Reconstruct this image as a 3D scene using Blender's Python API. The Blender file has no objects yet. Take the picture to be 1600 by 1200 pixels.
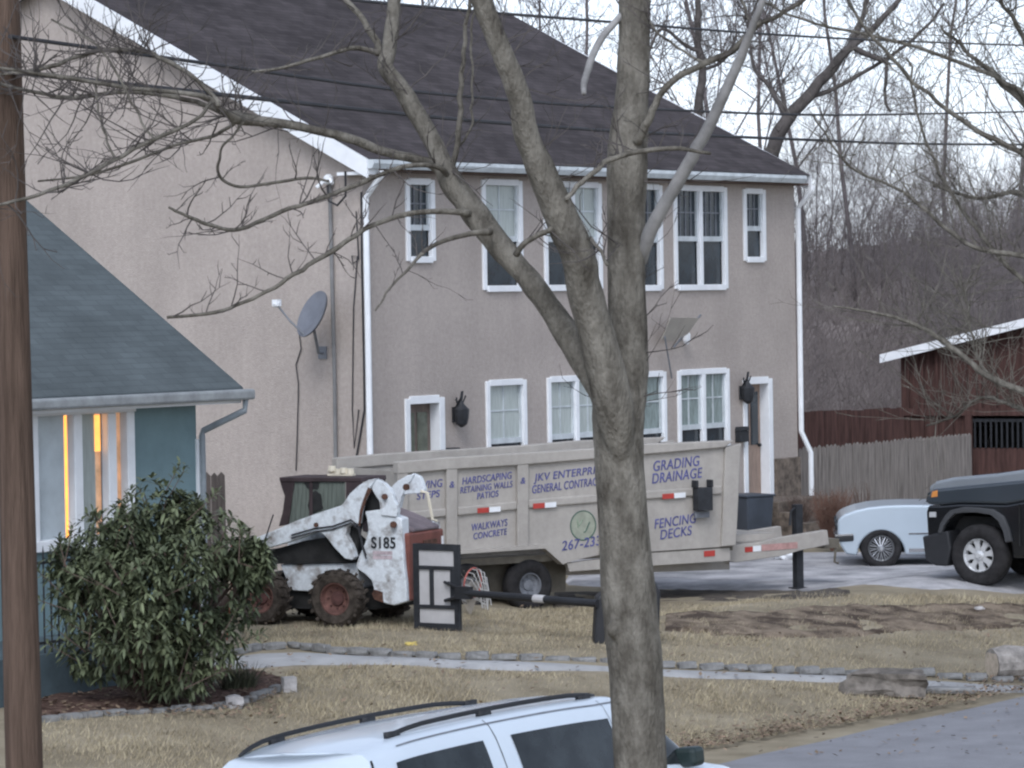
import bpy, bmesh, math, random
from math import sin, cos, pi, radians, atan, atan2, degrees, sqrt, exp
from mathutils import Vector, Matrix, noise

SC = bpy.context.scene
# ------------------------------------------------------------------ camera
F, CH = 5546.0, 4.3
PITCH, ROLL = atan(130 / F), radians(-0.95)
cd = bpy.data.cameras.new('camera'); cam = bpy.data.objects.new('camera', cd)
SC.collection.objects.link(cam); SC.camera = cam
cd.lens = F / 1600 * 36; cd.sensor_width = 36; cd.clip_end = 6000; cd.clip_start = .1
CM = Matrix.Rotation(pi / 2 - PITCH, 3, 'X') @ Matrix.Rotation(ROLL, 3, 'Z')
cam.matrix_world = Matrix.Translation((0, 0, CH)) @ CM.to_4x4()
# ------------------------------------------------------------------ light
SUN_EL, SUN_AZ = radians(46), radians(188)      # compass style: from behind the camera, left
w = bpy.data.worlds.new('World'); SC.world = w; w.use_nodes = True
nt = w.node_tree; bg = nt.nodes['Background']
sky = nt.nodes.new('ShaderNodeTexSky'); sky.sky_type = 'NISHITA'; sky.sun_disc = False
sky.sun_elevation = SUN_EL; sky.sun_rotation = SUN_AZ; sky.air_density = 1.0; sky.dust_density = 1.5; sky.ozone_density = 1.5
hs = nt.nodes.new('ShaderNodeMix'); hs.data_type = 'RGBA'
hs.inputs[0].default_value = .75
bw = nt.nodes.new('ShaderNodeRGBToBW')
tint = nt.nodes.new('ShaderNodeMix'); tint.data_type = 'RGBA'; tint.blend_type = 'MULTIPLY'; tint.inputs[0].default_value = 1
tint.inputs[7].default_value = (.90, .985, 1.17, 1)
nt.links.new(sky.outputs[0], bw.inputs[0]); nt.links.new(bw.outputs[0], tint.inputs[6])
nt.links.new(sky.outputs[0], hs.inputs[6]); nt.links.new(tint.outputs[2], hs.inputs[7])
nt.links.new(hs.outputs[2], bg.inputs[0]); bg.inputs[1].default_value = .13
sd = bpy.data.lights.new('sun', 'SUN'); sun = bpy.data.objects.new('sun', sd); SC.collection.objects.link(sun)
sd.energy = .5; sd.angle = radians(24); sd.color = (1, .98, .95)
sdir = Vector((sin(SUN_AZ) * cos(SUN_EL), cos(SUN_AZ) * cos(SUN_EL), sin(SUN_EL)))
sun.rotation_euler = sdir.to_track_quat('Z', 'Y').to_euler()
SC.view_settings.view_transform = 'Standard'; SC.view_settings.look = 'None'
SC.view_settings.exposure = 1.07; SC.view_settings.gamma = 1
SC.cycles.filter_width = 2.3
SC.cycles.max_bounces = 6

random.seed(7)
R = random.uniform
TH = atan2(5546, 3900)                      # heading of the street and house front
U = Vector((cos(TH), sin(TH), 0)); VN = Vector((-sin(TH), cos(TH), 0))

def sm(a, b, t):
    t = min(1, max(0, (t - a) / (b - a))); return t * t * (3 - 2 * t)
def gz(x, y):
    q = VN.x * x + VN.y * y
    z = -.6 + .6 * sm(20.2, 25.5, q)
    z -= .17 * sm(-1, .8, x) * sm(25.8, 27.4, q) * (1 - sm(60, 66, y))
    z += (5.6 + .10 * (max(-10, min(30, x)) - 8)) * sm(80, 132, y)
    return z
def ray(px, py): return CM @ Vector(((px - 800) / F, -(py - 600) / F, -1))
def at(px, py, Z): return Vector((0, 0, CH)) + ray(px, py) * Z
def ground(px, py):
    d = ray(px, py); z = 0
    for _ in range(30):
        p = Vector((0, 0, CH)) + d * ((z - CH) / d.z); z = gz(p.x, p.y)
    return p
class Fr:
    """upright plane through O; x along heading th, y away from camera, z up"""
    def __init__(s, O, th):
        s.O = Vector((O[0], O[1], 0)); s.th = th
        s.u = Vector((cos(th), sin(th), 0)); s.n = Vector((-sin(th), cos(th), 0))
    def loc(s, px, py, y=0):
        d = ray(px, py); C = Vector((0, 0, CH))
        p = C + d * ((s.O + s.n * y - C).dot(s.n) / d.dot(s.n)) - s.O
        return (p.dot(s.u), p.z)
    def poly(s, pts, y=0): return [s.loc(a, b, y) for a, b in pts]
    def w(s, x, y, z): return s.O + s.u * x + s.n * y + Vector((0, 0, z))
    def inv(s, p):
        d = Vector(p) - s.O; return Vector((d.dot(s.u), d.dot(s.n), p[2]))

# ------------------------------------------------------------------ materials
def mat(name, col, rough=.8, var=.18, scale=2.5, bump=0., bscale=60, metal=0., col2=None, col1=None, spec=.4, stretch=None, detail=6, coat=0, ramp=(.35, .65), island=0, fine=0., fscale=30, streak=0.):
    m = bpy.data.materials.new(name); m.use_nodes = True; t = m.node_tree; b = t.nodes['Principled BSDF']
    N, Lk = t.nodes.new, t.links.new
    tc = N('ShaderNodeTexCoord'); mp = N('ShaderNodeMapping'); Lk(tc.outputs['Object'], mp.inputs[0])
    if stretch: mp.inputs['Scale'].default_value = stretch
    n = N('ShaderNodeTexNoise'); n.inputs['Scale'].default_value = scale; n.inputs['Detail'].default_value = detail; n.inputs['Roughness'].default_value = .62
    Lk(mp.outputs[0], n.inputs['Vector'])
    rp = N('ShaderNodeValToRGB'); Lk(n.outputs['Fac'], rp.inputs[0])
    c1 = col1 or [c * (1 - var) for c in col]; c2 = col2 or [c * (1 + var) for c in col]
    rp.color_ramp.elements[0].position = ramp[0]; rp.color_ramp.elements[1].position = ramp[1]
    rp.color_ramp.elements[0].color = (*c1, 1); rp.color_ramp.elements[1].color = (*c2, 1)
    out = rp.outputs[0]
    if island:
        g = N('ShaderNodeNewGeometry'); mr = N('ShaderNodeMapRange'); Lk(g.outputs['Random Per Island'], mr.inputs[0])
        mr.inputs['To Min'].default_value = 1 - island; mr.inputs['To Max'].default_value = 1 + island
        mx = N('ShaderNodeVectorMath'); mx.operation = 'SCALE'; Lk(out, mx.inputs[0]); Lk(mr.outputs[0], mx.inputs['Scale']); out = mx.outputs[0]
    for amp, scl, str_ in ((fine, fscale, None), (streak, 1.0, (1.3, 1.3, .10))):
        if not amp: continue
        m2 = N('ShaderNodeMapping'); Lk(tc.outputs['Object'], m2.inputs[0])
        if str_: m2.inputs['Scale'].default_value = str_
        nf = N('ShaderNodeTexNoise'); nf.inputs['Scale'].default_value = scl; nf.inputs['Detail'].default_value = 8; nf.inputs['Roughness'].default_value = .7; Lk(m2.outputs[0], nf.inputs['Vector'])
        mr = N('ShaderNodeMapRange'); mr.inputs['From Min'].default_value = .3; mr.inputs['From Max'].default_value = .7; mr.inputs['To Min'].default_value = 1 - amp; mr.inputs['To Max'].default_value = 1 + amp * .8; Lk(nf.outputs['Fac'], mr.inputs[0])
        mx = N('ShaderNodeVectorMath'); mx.operation = 'SCALE'; Lk(out, mx.inputs[0]); Lk(mr.outputs[0], mx.inputs['Scale']); out = mx.outputs[0]
    Lk(out, b.inputs['Base Color'])
    b.inputs['Roughness'].default_value = rough; b.inputs['Metallic'].default_value = metal
    b.inputs['Specular IOR Level'].default_value = spec; b.inputs['Coat Weight'].default_value = coat; b.inputs['Coat Roughness'].default_value = .08
    if bump:
        n2 = N('ShaderNodeTexNoise'); n2.inputs['Scale'].default_value = bscale; n2.inputs['Detail'].default_value = 4
        Lk(mp.outputs[0], n2.inputs['Vector'])
        bp = N('ShaderNodeBump'); bp.inputs['Strength'].default_value = bump; bp.inputs['Distance'].default_value = .02
        Lk(n2.outputs['Fac'], bp.inputs['Height']); Lk(bp.outputs[0], b.inputs['Normal'])
    return m
def shingle(name, col, var=.25, zk=2.2, k=.8):
    m = mat(name, col, .95, var, 1.2, spec=.15); t = m.node_tree; b = t.nodes['Principled BSDF']; N, Lk = t.nodes.new, t.links.new
    tc = N('ShaderNodeTexCoord'); sx = N('ShaderNodeSeparateXYZ'); Lk(tc.outputs['Object'], sx.inputs[0])
    mu = N('ShaderNodeMath'); mu.operation = 'MULTIPLY'; mu.inputs[1].default_value = zk; Lk(sx.outputs[2], mu.inputs[0])
    cb = N('ShaderNodeCombineXYZ'); Lk(sx.outputs[0], cb.inputs[0]); Lk(mu.outputs[0], cb.inputs[1])
    br = N('ShaderNodeTexBrick'); Lk(cb.outputs[0], br.inputs[0]); br.inputs['Scale'].default_value = 1
    br.inputs['Brick Width'].default_value = .33; br.inputs['Row Height'].default_value = .14; br.inputs['Mortar Size'].default_value = .008
    br.inputs['Color1'].default_value = (.75, .75, .75, 1); br.inputs['Color2'].default_value = (1.2, 1.2, 1.2, 1); br.inputs['Mortar'].default_value = (.6, .6, .6, 1)
    mx = N('ShaderNodeMix'); mx.data_type = 'RGBA'; mx.blend_type = 'MULTIPLY'; mx.inputs[0].default_value = k
    old = b.inputs['Base Color'].links[0].from_socket
    Lk(old, mx.inputs[6]); Lk(br.outputs['Color'], mx.inputs[7]); Lk(mx.outputs[2], b.inputs['Base Color'])
    bp = N('ShaderNodeBump'); bp.inputs['Strength'].default_value = .5; bp.inputs['Distance'].default_value = .02
    Lk(br.outputs['Fac'], bp.inputs['Height']); bp.invert = True; Lk(bp.outputs[0], b.inputs['Normal'])
    return m
def emit(name, col, s, var=.3):
    m = mat(name, col, .8, var, 3); b = m.node_tree.nodes['Principled BSDF']
    b.inputs['Emission Color'].default_value = (*col, 1); b.inputs['Emission Strength'].default_value = s; return m

M = {}
M['stucco'] = mat('stucco_front', (.41, .362, .33), .95, .08, .6, .7, 40, spec=.15, fine=.13, fscale=14, streak=.07)
M['white'] = mat('white_trim', (.78, .80, .82), .5, .06, 3, spec=.4)
M['blind'] = mat('window_blind', (.42, .46, .44), .25, .12, 6, stretch=(6, 6, .6), spec=.5)
M['lace'] = mat('lace_curtain', (.22, .27, .26), .18, .35, 6, stretch=(9, 9, .8), spec=.6)
M['glass'] = mat('dark_glass', (.022, .032, .040), .12, .3, 3, spec=.6)
M['roof'] = shingle('brown_shingles', (.063, .055, .057))
M['gutter'] = mat('pale_gutter', (.52, .56, .58), .5, .15, 4)
M['soffit'] = mat('brown_soffit', (.12, .085, .07), .9)
M['stone'] = mat('fieldstone', (.13, .105, .085), .95, .5, 6, .8, 12)
M['door'] = mat('brown_door', (.15, .115, .095), .6, .3, 4, stretch=(6, 6, 1))
M['doorpale'] = mat('tan_door', (.30, .22, .175), .6, .2, 4, stretch=(6, 6, 1))
M['iron'] = mat('black_iron', (.022, .024, .028), .6, .3, 8)
M['grey'] = mat('grey_metal', (.17, .18, .20), .5, .2, 6)
M['teal'] = mat('teal_paint', (.165, .24, .258), .85, .10, 2.2, .15, 30, spec=.2)
M['tealroof'] = shingle('slate_blue_shingles', (.095, .112, .118), .15, k=.35)
M['wood'] = mat('weathered_boards', (.20, .18, .165), .95, .35, 3, .4, 20, stretch=(7, 7, .5), spec=.15)
M['redwood'] = mat('barn_red', (.068, .037, .032), .9, .35, 2.5, .3, 15, stretch=(5, 5, .5), spec=.2)
M['bark'] = mat('grey_bark', (.118, .106, .088), .95, .34, 9, 1, 60, spec=.12, stretch=(1, 1, .4), detail=10, col2=(.225, .21, .18), fine=.18, fscale=34)
M['twig'] = mat('twig_bark', (.088, .079, .075), .95, .3, 5, spec=.1)
M['palebark'] = mat('pale_smooth_bark', (.25, .245, .24), .85, .3, 5, spec=.2)
M['brush'] = mat('brush_stems', (.165, .142, .135), .95, .3, .6, spec=.1)
M['farbark'] = mat('hazed_bark', (.155, .137, .136), .95, .35, .6, spec=.1)  # lightened toward mauve, distance haze painted into the bark colour
M['polewood'] = mat('pole_wood', (.112, .078, .060), .95, .32, 5, .9, 25, stretch=(5, 5, .25), spec=.15)
M['cable'] = mat('cable_black', (.03, .03, .034), .7)
M['lawn'] = mat('dead_lawn', (.28, .238, .168), .98, .22, .9, .6, 60, spec=.08, detail=10, col2=(.35, .305, .225))
M['grass'] = mat('dead_grass', (.36, .305, .21), .9, .2, 1.1, spec=.15, island=.42, col2=(.455, .395, .275))
M['dirt'] = mat('turned_soil', (.12, .09, .07), .98, .4, 2.2, 1, 18, spec=.1, col1=(.075, .057, .045), ramp=(.40, .60), col2=(.25, .20, .15), detail=12)
M['mulch'] = mat('leaf_mulch', (.085, .050, .040), .98, .5, 10, 1, 30, spec=.1, col2=(.16, .105, .085))
M['asphalt'] = mat('worn_asphalt', (.25, .252, .27), .9, .10, 1.5, .4, 140, spec=.25, detail=12, fine=.16, fscale=60)
M['drive'] = mat('pale_driveway', (.31, .31, .32), .95, .25, 1.2, .4, 50, spec=.2, col2=(.55, .54, .55), detail=12, fine=.15)
M['path'] = mat('concrete_path', (.36, .36, .36), .9, .15, 2, .2, 60)
M['paver'] = mat('kerb_stone', (.215, .215, .212), .9, .3, 7, .4, 40)
M['rock'] = mat('grey_rock', (.155, .138, .12), .95, .45, 5, 1, 16)
M['palerock'] = mat('pale_rock', (.45, .43, .42), .9, .2, 4, .6, 18)
M['tan'] = mat('tan_trailer_paint', (.385, .358, .325), .6, .08, 1.3, .08, 30, spec=.3, fine=.10, fscale=9, streak=.10)
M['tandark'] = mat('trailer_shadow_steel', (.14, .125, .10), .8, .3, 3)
M['navy'] = mat('navy_lettering', (.09, .095, .25), .7, .35, 14)
M['logo'] = mat('green_logo', (.24, .30, .22), .7, .2, 20)
M['logodark'] = mat('logo_script', (.06, .12, .09), .7)
M['red'] = mat('red_reflector', (.42, .05, .04), .4, .15, 10)
M['fadered'] = mat('faded_red_tape', (.42, .25, .23), .5, .2, 10)
M['rubber'] = mat('tyre_rubber', (.026, .025, .026), .9, .35, 8, .3, 40, spec=.2)
M['mudrubber'] = mat('muddy_tyre', (.060, .050, .042), .95, .5, 7, .8, 30, spec=.1)
M['rust'] = mat('rusty_red_rim', (.15, .075, .062), .85, .4, 7)
M['rustdark'] = mat('rusty_hub', (.085, .040, .036), .9, .4, 9)
M['machwhite'] = mat('worn_white_machine_paint', (.62, .66, .70), .5, .22, 3.6, .1, 25, col2=(.66, .70, .73), col1=(.15, .115, .09), ramp=(.31, .50), detail=10, fine=.18, fscale=18)
M['machred'] = mat('dull_red_tailgate', (.165, .056, .042), .6, .3, 3)
M['maroon'] = mat('dark_maroon_cab', (.046, .031, .033), .7, .3, 4)
M['machdark'] = mat('greasy_dark_steel', (.018, .018, .018), .8, .5, 5)
M['hood'] = mat('dusty_hood', (.17, .14, .15), .7, .3, 4)
M['mesh'] = mat('cab_side_mesh', (.13, .15, .13), .6, .25, 4, stretch=(14, 14, .6))
M['rustmark'] = mat('rust_stain', (.10, .05, .035), .9, .5, 12)
M['board'] = mat('clear_grey_backboard', (.48, .47, .47), .35, .1, 3)
M['net'] = mat('white_net', (.50, .49, .47), .9)
M['pink'] = mat('pink_flag', (.62, .20, .20), .7)
M['leaf'] = mat('rhododendron_leaf', (.076, .096, .052), .55, .25, 1.4, spec=.3, island=.45, col2=(.14, .162, .09))
M['drystem'] = mat('dry_stem', (.12, .085, .070), .95)
M['drygrass'] = mat('spiky_grass', (.085, .092, .058), .8, .3, 3, island=.4)
M['car_white'] = mat('white_car_paint', (.62, .70, .78), .25, .03, 1, coat=.7)
M['car_silver'] = mat('silver_car_paint', (.44, .51, .57), .28, .04, 1, coat=.6, metal=.15)
M['car_black'] = mat('black_car_paint', (.008, .009, .011), .25, .1, 1, coat=.8)
M['plastic'] = mat('black_plastic', (.020, .021, .024), .55)
M['carglass'] = mat('mottled_reflection_glass', (.010, .014, .017), .05, .3, 2.2, spec=.5, col2=(.034, .042, .046), detail=8)  # cloudy mottling paints tree reflections into the glass colour
M['chrome'] = mat('chrome', (.62, .63, .65), .18, .05, 5, metal=1)
M['alloy'] = mat('alloy_silver', (.50, .51, .53), .3, .1, 5, metal=.8)
M['brightalloy'] = mat('polished_alloy', (.62, .63, .64), .25, .06, 5, metal=.35)
M['amber'] = mat('amber_lens', (.55, .22, .06), .3)
M['redlens'] = mat('red_lens', (.30, .02, .02), .25)
M['hill'] = mat('leaf_litter_hill', (.185, .16, .148), .98, .25, .25, .6, 3, spec=.05, col2=(.25, .218, .205), detail=10)
M['bin'] = mat('blue_grey_bin', (.045, .055, .072), .5)
M['cream'] = mat('cream_plastic', (.60, .55, .44), .6)
M['yellow'] = mat('yellow_paper', (.60, .47, .14), .8)
M['dish'] = mat('grey_dish', (.15, .16, .185), .5, .12, 5)
M['lit'] = emit('lamplit_gap', (.95, .42, .10), .75, .35)
M['litdim'] = emit('lamplit_room', (.55, .33, .20), .26, .5)
M['housegrey'] = mat('conduit_grey', (.19, .19, .19), .7)

# ------------------------------------------------------------------ mesh builder
class MB:
    def __init__(s): s.v = []; s.f = []
    def add(s, vs, fs):
        o = len(s.v); s.v += [tuple(p) for p in vs]; s.f += [tuple(i + o for i in f) for f in fs]; return s
    def box(s, x0, x1, y0, y1, z0, z1):
        return s.add([(x, y, z) for z in (z0, z1) for y in (y0, y1) for x in (x0, x1)],
                     [(0, 2, 3, 1), (4, 5, 7, 6), (0, 1, 5, 4), (2, 6, 7, 3), (0, 4, 6, 2), (1, 3, 7, 5)])
    def prism(s, pts, y0, y1):
        n = len(pts)
        return s.add([(x, y0, z) for x, z in pts] + [(x, y1, z) for x, z in pts],
                     [tuple(range(n)), tuple(range(2 * n - 1, n - 1, -1))] + [(i, (i + 1) % n, n + (i + 1) % n, n + i) for i in range(n)])
    def quad(s, a, b, c, d): return s.add([a, b, c, d], [(0, 1, 2, 3)])
    def tube(s, pts, rad, n=6, cap=True):
        pts = [Vector(p) for p in pts]; k = len(pts)
        if not hasattr(rad, '__len__'): rad = [rad] * k
        vs = []; ref = None
        for i, p in enumerate(pts):
            d = (pts[min(i + 1, k - 1)] - pts[max(i - 1, 0)])
            d = d.normalized() if d.length > 1e-9 else Vector((0, 0, 1))
            if ref is None: ref = d.orthogonal().normalized()
            a = ref - d * ref.dot(d); a = a.normalized() if a.length > 1e-6 else d.orthogonal().normalized(); ref = a; b = d.cross(a)
            vs += [p + (a * cos(2 * pi * j / n) + b * sin(2 * pi * j / n)) * rad[i] for j in range(n)]
        fs = [(i * n + j, i * n + (j + 1) % n, (i + 1) * n + (j + 1) % n, (i + 1) * n + j) for i in range(k - 1) for j in range(n)]
        if cap: fs += [tuple(range(n - 1, -1, -1)), tuple(range((k - 1) * n, k * n))]
        return s.add(vs, fs)
    def lathe(s, prof, c=(0, 0, 0), n=28, axis='y', cap=True):
        """prof: (radius, axial) list"""
        vs = []
        for r, a in prof:
            for j in range(n):
                t = 2 * pi * j / n
                if axis == 'y': vs.append((c[0] + r * cos(t), c[1] + a, c[2] + r * sin(t)))
                elif axis == 'z': vs.append((c[0] + r * cos(t), c[1] + r * sin(t), c[2] + a))
                else: vs.append((c[0] + a, c[1] + r * cos(t), c[2] + r * sin(t)))
        k = len(prof)
        fs = [(i * n + j, i * n + (j + 1) % n, (i + 1) * n + (j + 1) % n, (i + 1) * n + j) for i in range(k - 1) for j in range(n)]
        if cap: fs += [tuple(range(n - 1, -1, -1)), tuple(range((k - 1) * n, k * n))]
        return s.add(vs, fs)
    def mesh(s, name, m, bevel=0, seg=2, smooth=False, recalc=True, angle=25):
        me = bpy.data.meshes.new(name); me.from_pydata(s.v, [], s.f); me.validate()
        if recalc or bevel:
            bm = bmesh.new(); bm.from_mesh(me)
            if bevel:
                bmesh.ops.remove_doubles(bm, verts=bm.verts, dist=1e-5)
            bmesh.ops.recalc_face_normals(bm, faces=bm.faces)
            if bevel:
                es = [e for e in bm.edges if e.is_manifold and e.calc_face_angle(0) > radians(angle)]
                bmesh.ops.bevel(bm, geom=es, offset=bevel, segments=seg, profile=.5, affect='EDGES', clamp_overlap=True)
            bm.to_mesh(me); bm.free()
        me.materials.append(M[m] if isinstance(m, str) else m)
        if smooth: me.polygons.foreach_set('use_smooth', [True] * len(me.polygons))
        return me
    def build(s, name, m, parent=None, label=None, **k):
        o = bpy.data.objects.new(name, s.mesh(name, m, **k)); SC.collection.objects.link(o)
        if parent is not None: o.parent = parent
        if label: o['label'] = label
        return o
def tag(o, label, cat, group=None):
    o['label'] = label; o['category'] = cat
    if group: o['group'] = group
    return o
def thing(name, label, cat, loc=(0, 0, 0), rz=0, group=None):
    o = bpy.data.objects.new(name, None); SC.collection.objects.link(o); o.empty_display_size = .2
    o.location = loc; o.rotation_euler = (0, 0, rz); return tag(o, label, cat, group)
def structure(o, kind='structure'): o['kind'] = kind; return o
def text(name, s, m, parent, x, z, h, y=-.006, ry=0., shear=.18, width=None, space=1.0, rx=0, bold=0):
    c = bpy.data.curves.new('t', 'FONT'); c.body = s; c.size = 1; c.align_x = 'CENTER'; c.align_y = 'CENTER'; c.extrude = .004; c.shear = shear; c.space_character = space; c.offset = bold
    c.space_line = .95
    o = bpy.data.objects.new('t', c); SC.collection.objects.link(o)
    dg = bpy.context.evaluated_depsgraph_get(); me = bpy.data.meshes.new_from_object(o.evaluated_get(dg)); bpy.data.objects.remove(o)
    xs = [v.co.x for v in me.vertices]; wd = max(xs) - min(xs); cx = (max(xs) + min(xs)) / 2
    ys = [v.co.y for v in me.vertices]; hd = max(ys) - min(ys); cy = (max(ys) + min(ys)) / 2
    sx = (width / wd) if width else h / hd
    for v in me.vertices:
        a, b, e = (v.co.x - cx) * sx, (v.co.y - cy) * h / hd, v.co.z
        v.co = (x + a * cos(ry) - b * sin(ry), y - e, z + b * cos(ry) + a * sin(ry))
    me.materials.clear(); me.materials.append(M[m]); me.name = name
    t = bpy.data.objects.new(name, me); SC.collection.objects.link(t); t.parent = parent
    return t

# ------------------------------------------------------------------ setting
def axis_pts(fine0, fine1, st, lo, hi):
    a = []; x = fine0
    while x <= fine1: a.append(x); x += st
    s = st; x = a[-1]
    while x < hi: s *= 1.28; x = min(hi, x + s); a.append(x)
    s = st; x = a[0]
    while x > lo: s *= 1.28; x = max(lo, x - s); a.insert(0, x)
    return a
g = MB(); xs = axis_pts(-12, 16, .45, -1800, 1800); ys = axis_pts(14, 70, .45, -60, 3500)
g.v = [(x, y, gz(x, y) + .05 * noise.noise((x * .6, y * .6, 0)) * (1 if 20.6 < VN.x * x + VN.y * y < 60 else .2)) for y in ys for x in xs]
nx = len(xs); g.f = [(j * nx + i, j * nx + i + 1, (j + 1) * nx + i + 1, (j + 1) * nx + i) for j in range(len(ys) - 1) for i in range(nx - 1)]
go = g.build('lawn', 'lawn', smooth=True, recalc=False); structure(go)
go.data.materials.append(M['hill'])
for p in go.data.polygons:
    if p.center.y > 72: p.material_index = 1

def resample(pts, n):
    P = [Vector(p) for p in pts]; L = [0]
    for a, b in zip(P, P[1:]): L.append(L[-1] + (b - a).length)
    out = []
    for i in range(n):
        t = L[-1] * i / (n - 1); k = 0
        while k < len(L) - 2 and L[k + 1] < t: k += 1
        out.append(P[k].lerp(P[k + 1], (t - L[k]) / max(1e-9, L[k + 1] - L[k])))
    return out
def strip(name, A, B, m, off, n=60, k=8, rough=0., jag=0.):
    """sheet between two ground polylines (pixels or points)"""
    g3 = lambda l: [ground(*p) if len(p) == 2 else Vector(p) for p in l]
    a, b = resample(g3(A), n), resample(g3(B), n); mb = MB()
    for i in range(n):
        for j in range(k + 1):
            t = j / k
            if jag and j in (0, k): t += jag * noise.noise((i * .55, j * 3.1, 2.2)) 
            p = a[i].lerp(b[i], t); e = min(j, k - j, i, n - 1 - i)
            h = off + (rough * (.6 + noise.noise((p.x * 2.2, p.y * 2.2, 1)) + .5 * noise.noise((p.x * 6, p.y * 6, 4))) if e > 0 else -.05 - off * .6)
            mb.v.append((p.x, p.y, gz(p.x, p.y) + h))
    w = k + 1
    mb.f = [(i * w + j, (i + 1) * w + j, (i + 1) * w + j + 1, i * w + j + 1) for i in range(n - 1) for j in range(k)]
    return structure(mb.build(name, m, smooth=True))
def qline(q, s0, s1, n=40): return [tuple(U * (s0 + (s1 - s0) * i / n) + VN * q) for i in range(n + 1)]
strip('road', qline(20.25, -60, 140), qline(14.2, -60, 140), 'asphalt', .03, 120, 6)
strip('path', [(325, 1030), (400, 1020), (470, 1019), (540, 1025), (700, 1033), (1000, 1046), (1330, 1058), (1480, 1066), (1610, 1073)],
      [(325, 1049), (400, 1046), (470, 1039), (540, 1039), (700, 1045), (1000, 1060), (1330, 1067), (1480, 1078), (1610, 1084)], 'path', .035, 90, 4)
strip('driveway', [(880, 918), (1020, 922), (1250, 926), (1450, 928), (1750, 931)], [(880, 862), (1020, 862), (1250, 860), (1450, 858), (1750, 856)], 'drive', .045, 60, 10)
strip('dirt_patch', [(1035, 985), (1110, 990), (1200, 998), (1300, 1000), (1400, 990), (1520, 985), (1660, 980)], [(1035, 962), (1110, 958), (1200, 955), (1300, 948), (1400, 945), (1520, 944), (1660, 942)], 'dirt', .0, 130, 16, .045, .22)
strip('shaded_soil', [(860, 950), (1000, 944), (1120, 943), (1240, 938), (1330, 932)], [(860, 925), (1000, 922), (1120, 921), (1240, 922), (1330, 925)], mat('shadow_dark_soil', (.062, .052, .045), .95, .4, 3, 1, 18, col2=(.12, .10, .08), detail=10), .0, 90, 10, .035, .2)  # soil strip coloured dark to paint the shadow beside the driveway
strip('flower_bed', [(20, 1130), (70, 1128), (150, 1120), (262, 1112), (337, 1106), (412, 1087), (447, 1074)], [(20, 1040), (70, 1042), (150, 1042), (262, 1043), (330, 1045), (390, 1052), (440, 1066)], 'mulch', .03, 60, 12, .05)

# dead grass: uncountable blades, one object
gb = MB()
def blade(p, h, wd):
    a = R(0, 2 * pi); d = Vector((cos(a), sin(a), 0)); l = Vector((R(-.5, .9), R(-.5, .5), 0)) * h
    gb.add([p - d * wd, p + d * wd, p + l + Vector((0, 0, h))], [(0, 1, 2)])
def inpoly(x, y, P):
    c = False
    for (x0, y0), (x1, y1) in zip(P, P[1:] + P[:1]):
        if (y0 > y) != (y1 > y) and x < (x1 - x0) * (y - y0) / (y1 - y0) + x0: c = not c
    return c
g2 = lambda l: [tuple(ground(*p)[:2]) for p in l]
lawnA = g2([(380, 984), (700, 960), (860, 950), (1030, 945), (1340, 930), (1640, 937), (1640, 1062), (1330, 1053), (1000, 1041), (700, 1030), (540, 1022), (460, 1012), (370, 1015)])
lawnB = g2([(20, 1131), (150, 1124), (337, 1111), (455, 1080), (440, 1050), (540, 1040), (700, 1047), (1000, 1062), (1330, 1069), (1480, 1080), (1540, 1088), (1350, 1125), (1100, 1170), (800, 1225), (400, 1260), (20, 1260)])
dirtP = g2([(1035, 990), (1300, 1003), (1640, 982), (1640, 943), (1300, 948), (1035, 962)])
for P, num in ((lawnA, 60000), (lawnB, 52000)):
    x0, x1 = min(p[0] for p in P), max(p[0] for p in P); y0, y1 = min(p[1] for p in P), max(p[1] for p in P); k = 0
    while k < num:
        x, y = R(x0, x1), R(y0, y1)
        if not inpoly(x, y, P): continue
        k += 1
        if noise.noise((x * .8, y * .8, 7)) + .35 * noise.noise((x * 3, y * 3, 1)) < R(-.9, .1): continue
        if inpoly(x, y, dirtP) and random.random() < (.3 if noise.noise((x * 1.4, y * 1.4, 3)) > .02 else .8): continue
        blade(Vector((x, y, gz(x, y) - .02)), R(.035, .085) * (1.5 if random.random() < .05 else 1), R(.004, .008))
structure(gb.build('grass', 'grass', recalc=False), 'stuff')

lb = MB(); rn = random.Random(41)
def leaflet(px, py):
    q = ground(px, py); a = rn.uniform(0, 6.28); l = rn.uniform(.02, .05); d = Vector((cos(a), sin(a), rn.uniform(-.2, .5))) * l; e = Vector((-sin(a), cos(a), rn.uniform(-.3, .3))) * l * .5; c_ = Vector((q.x, q.y, gz(q.x, q.y) + rn.uniform(.045, .075)))
    lb.add([c_ - d, c_ + e, c_ + d, c_ - e], [(0, 1, 2, 3)])
for _ in range(1500): leaflet(rn.uniform(40, 440), rn.uniform(1045, 1125))
for _ in range(1700):
    x = rn.uniform(1040, 1600); leaflet(x, 1172 - (x - 1100) * .18 - abs(rn.gauss(0, 14)) + 4)
for _ in range(1100): leaflet(rn.uniform(330, 1600), rn.uniform(950, 1190))
structure(lb.build('leaf_litter', mat('fallen_leaves', (.20, .145, .10), .9, .3, 2, island=.4), recalc=False), 'stuff')
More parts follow.
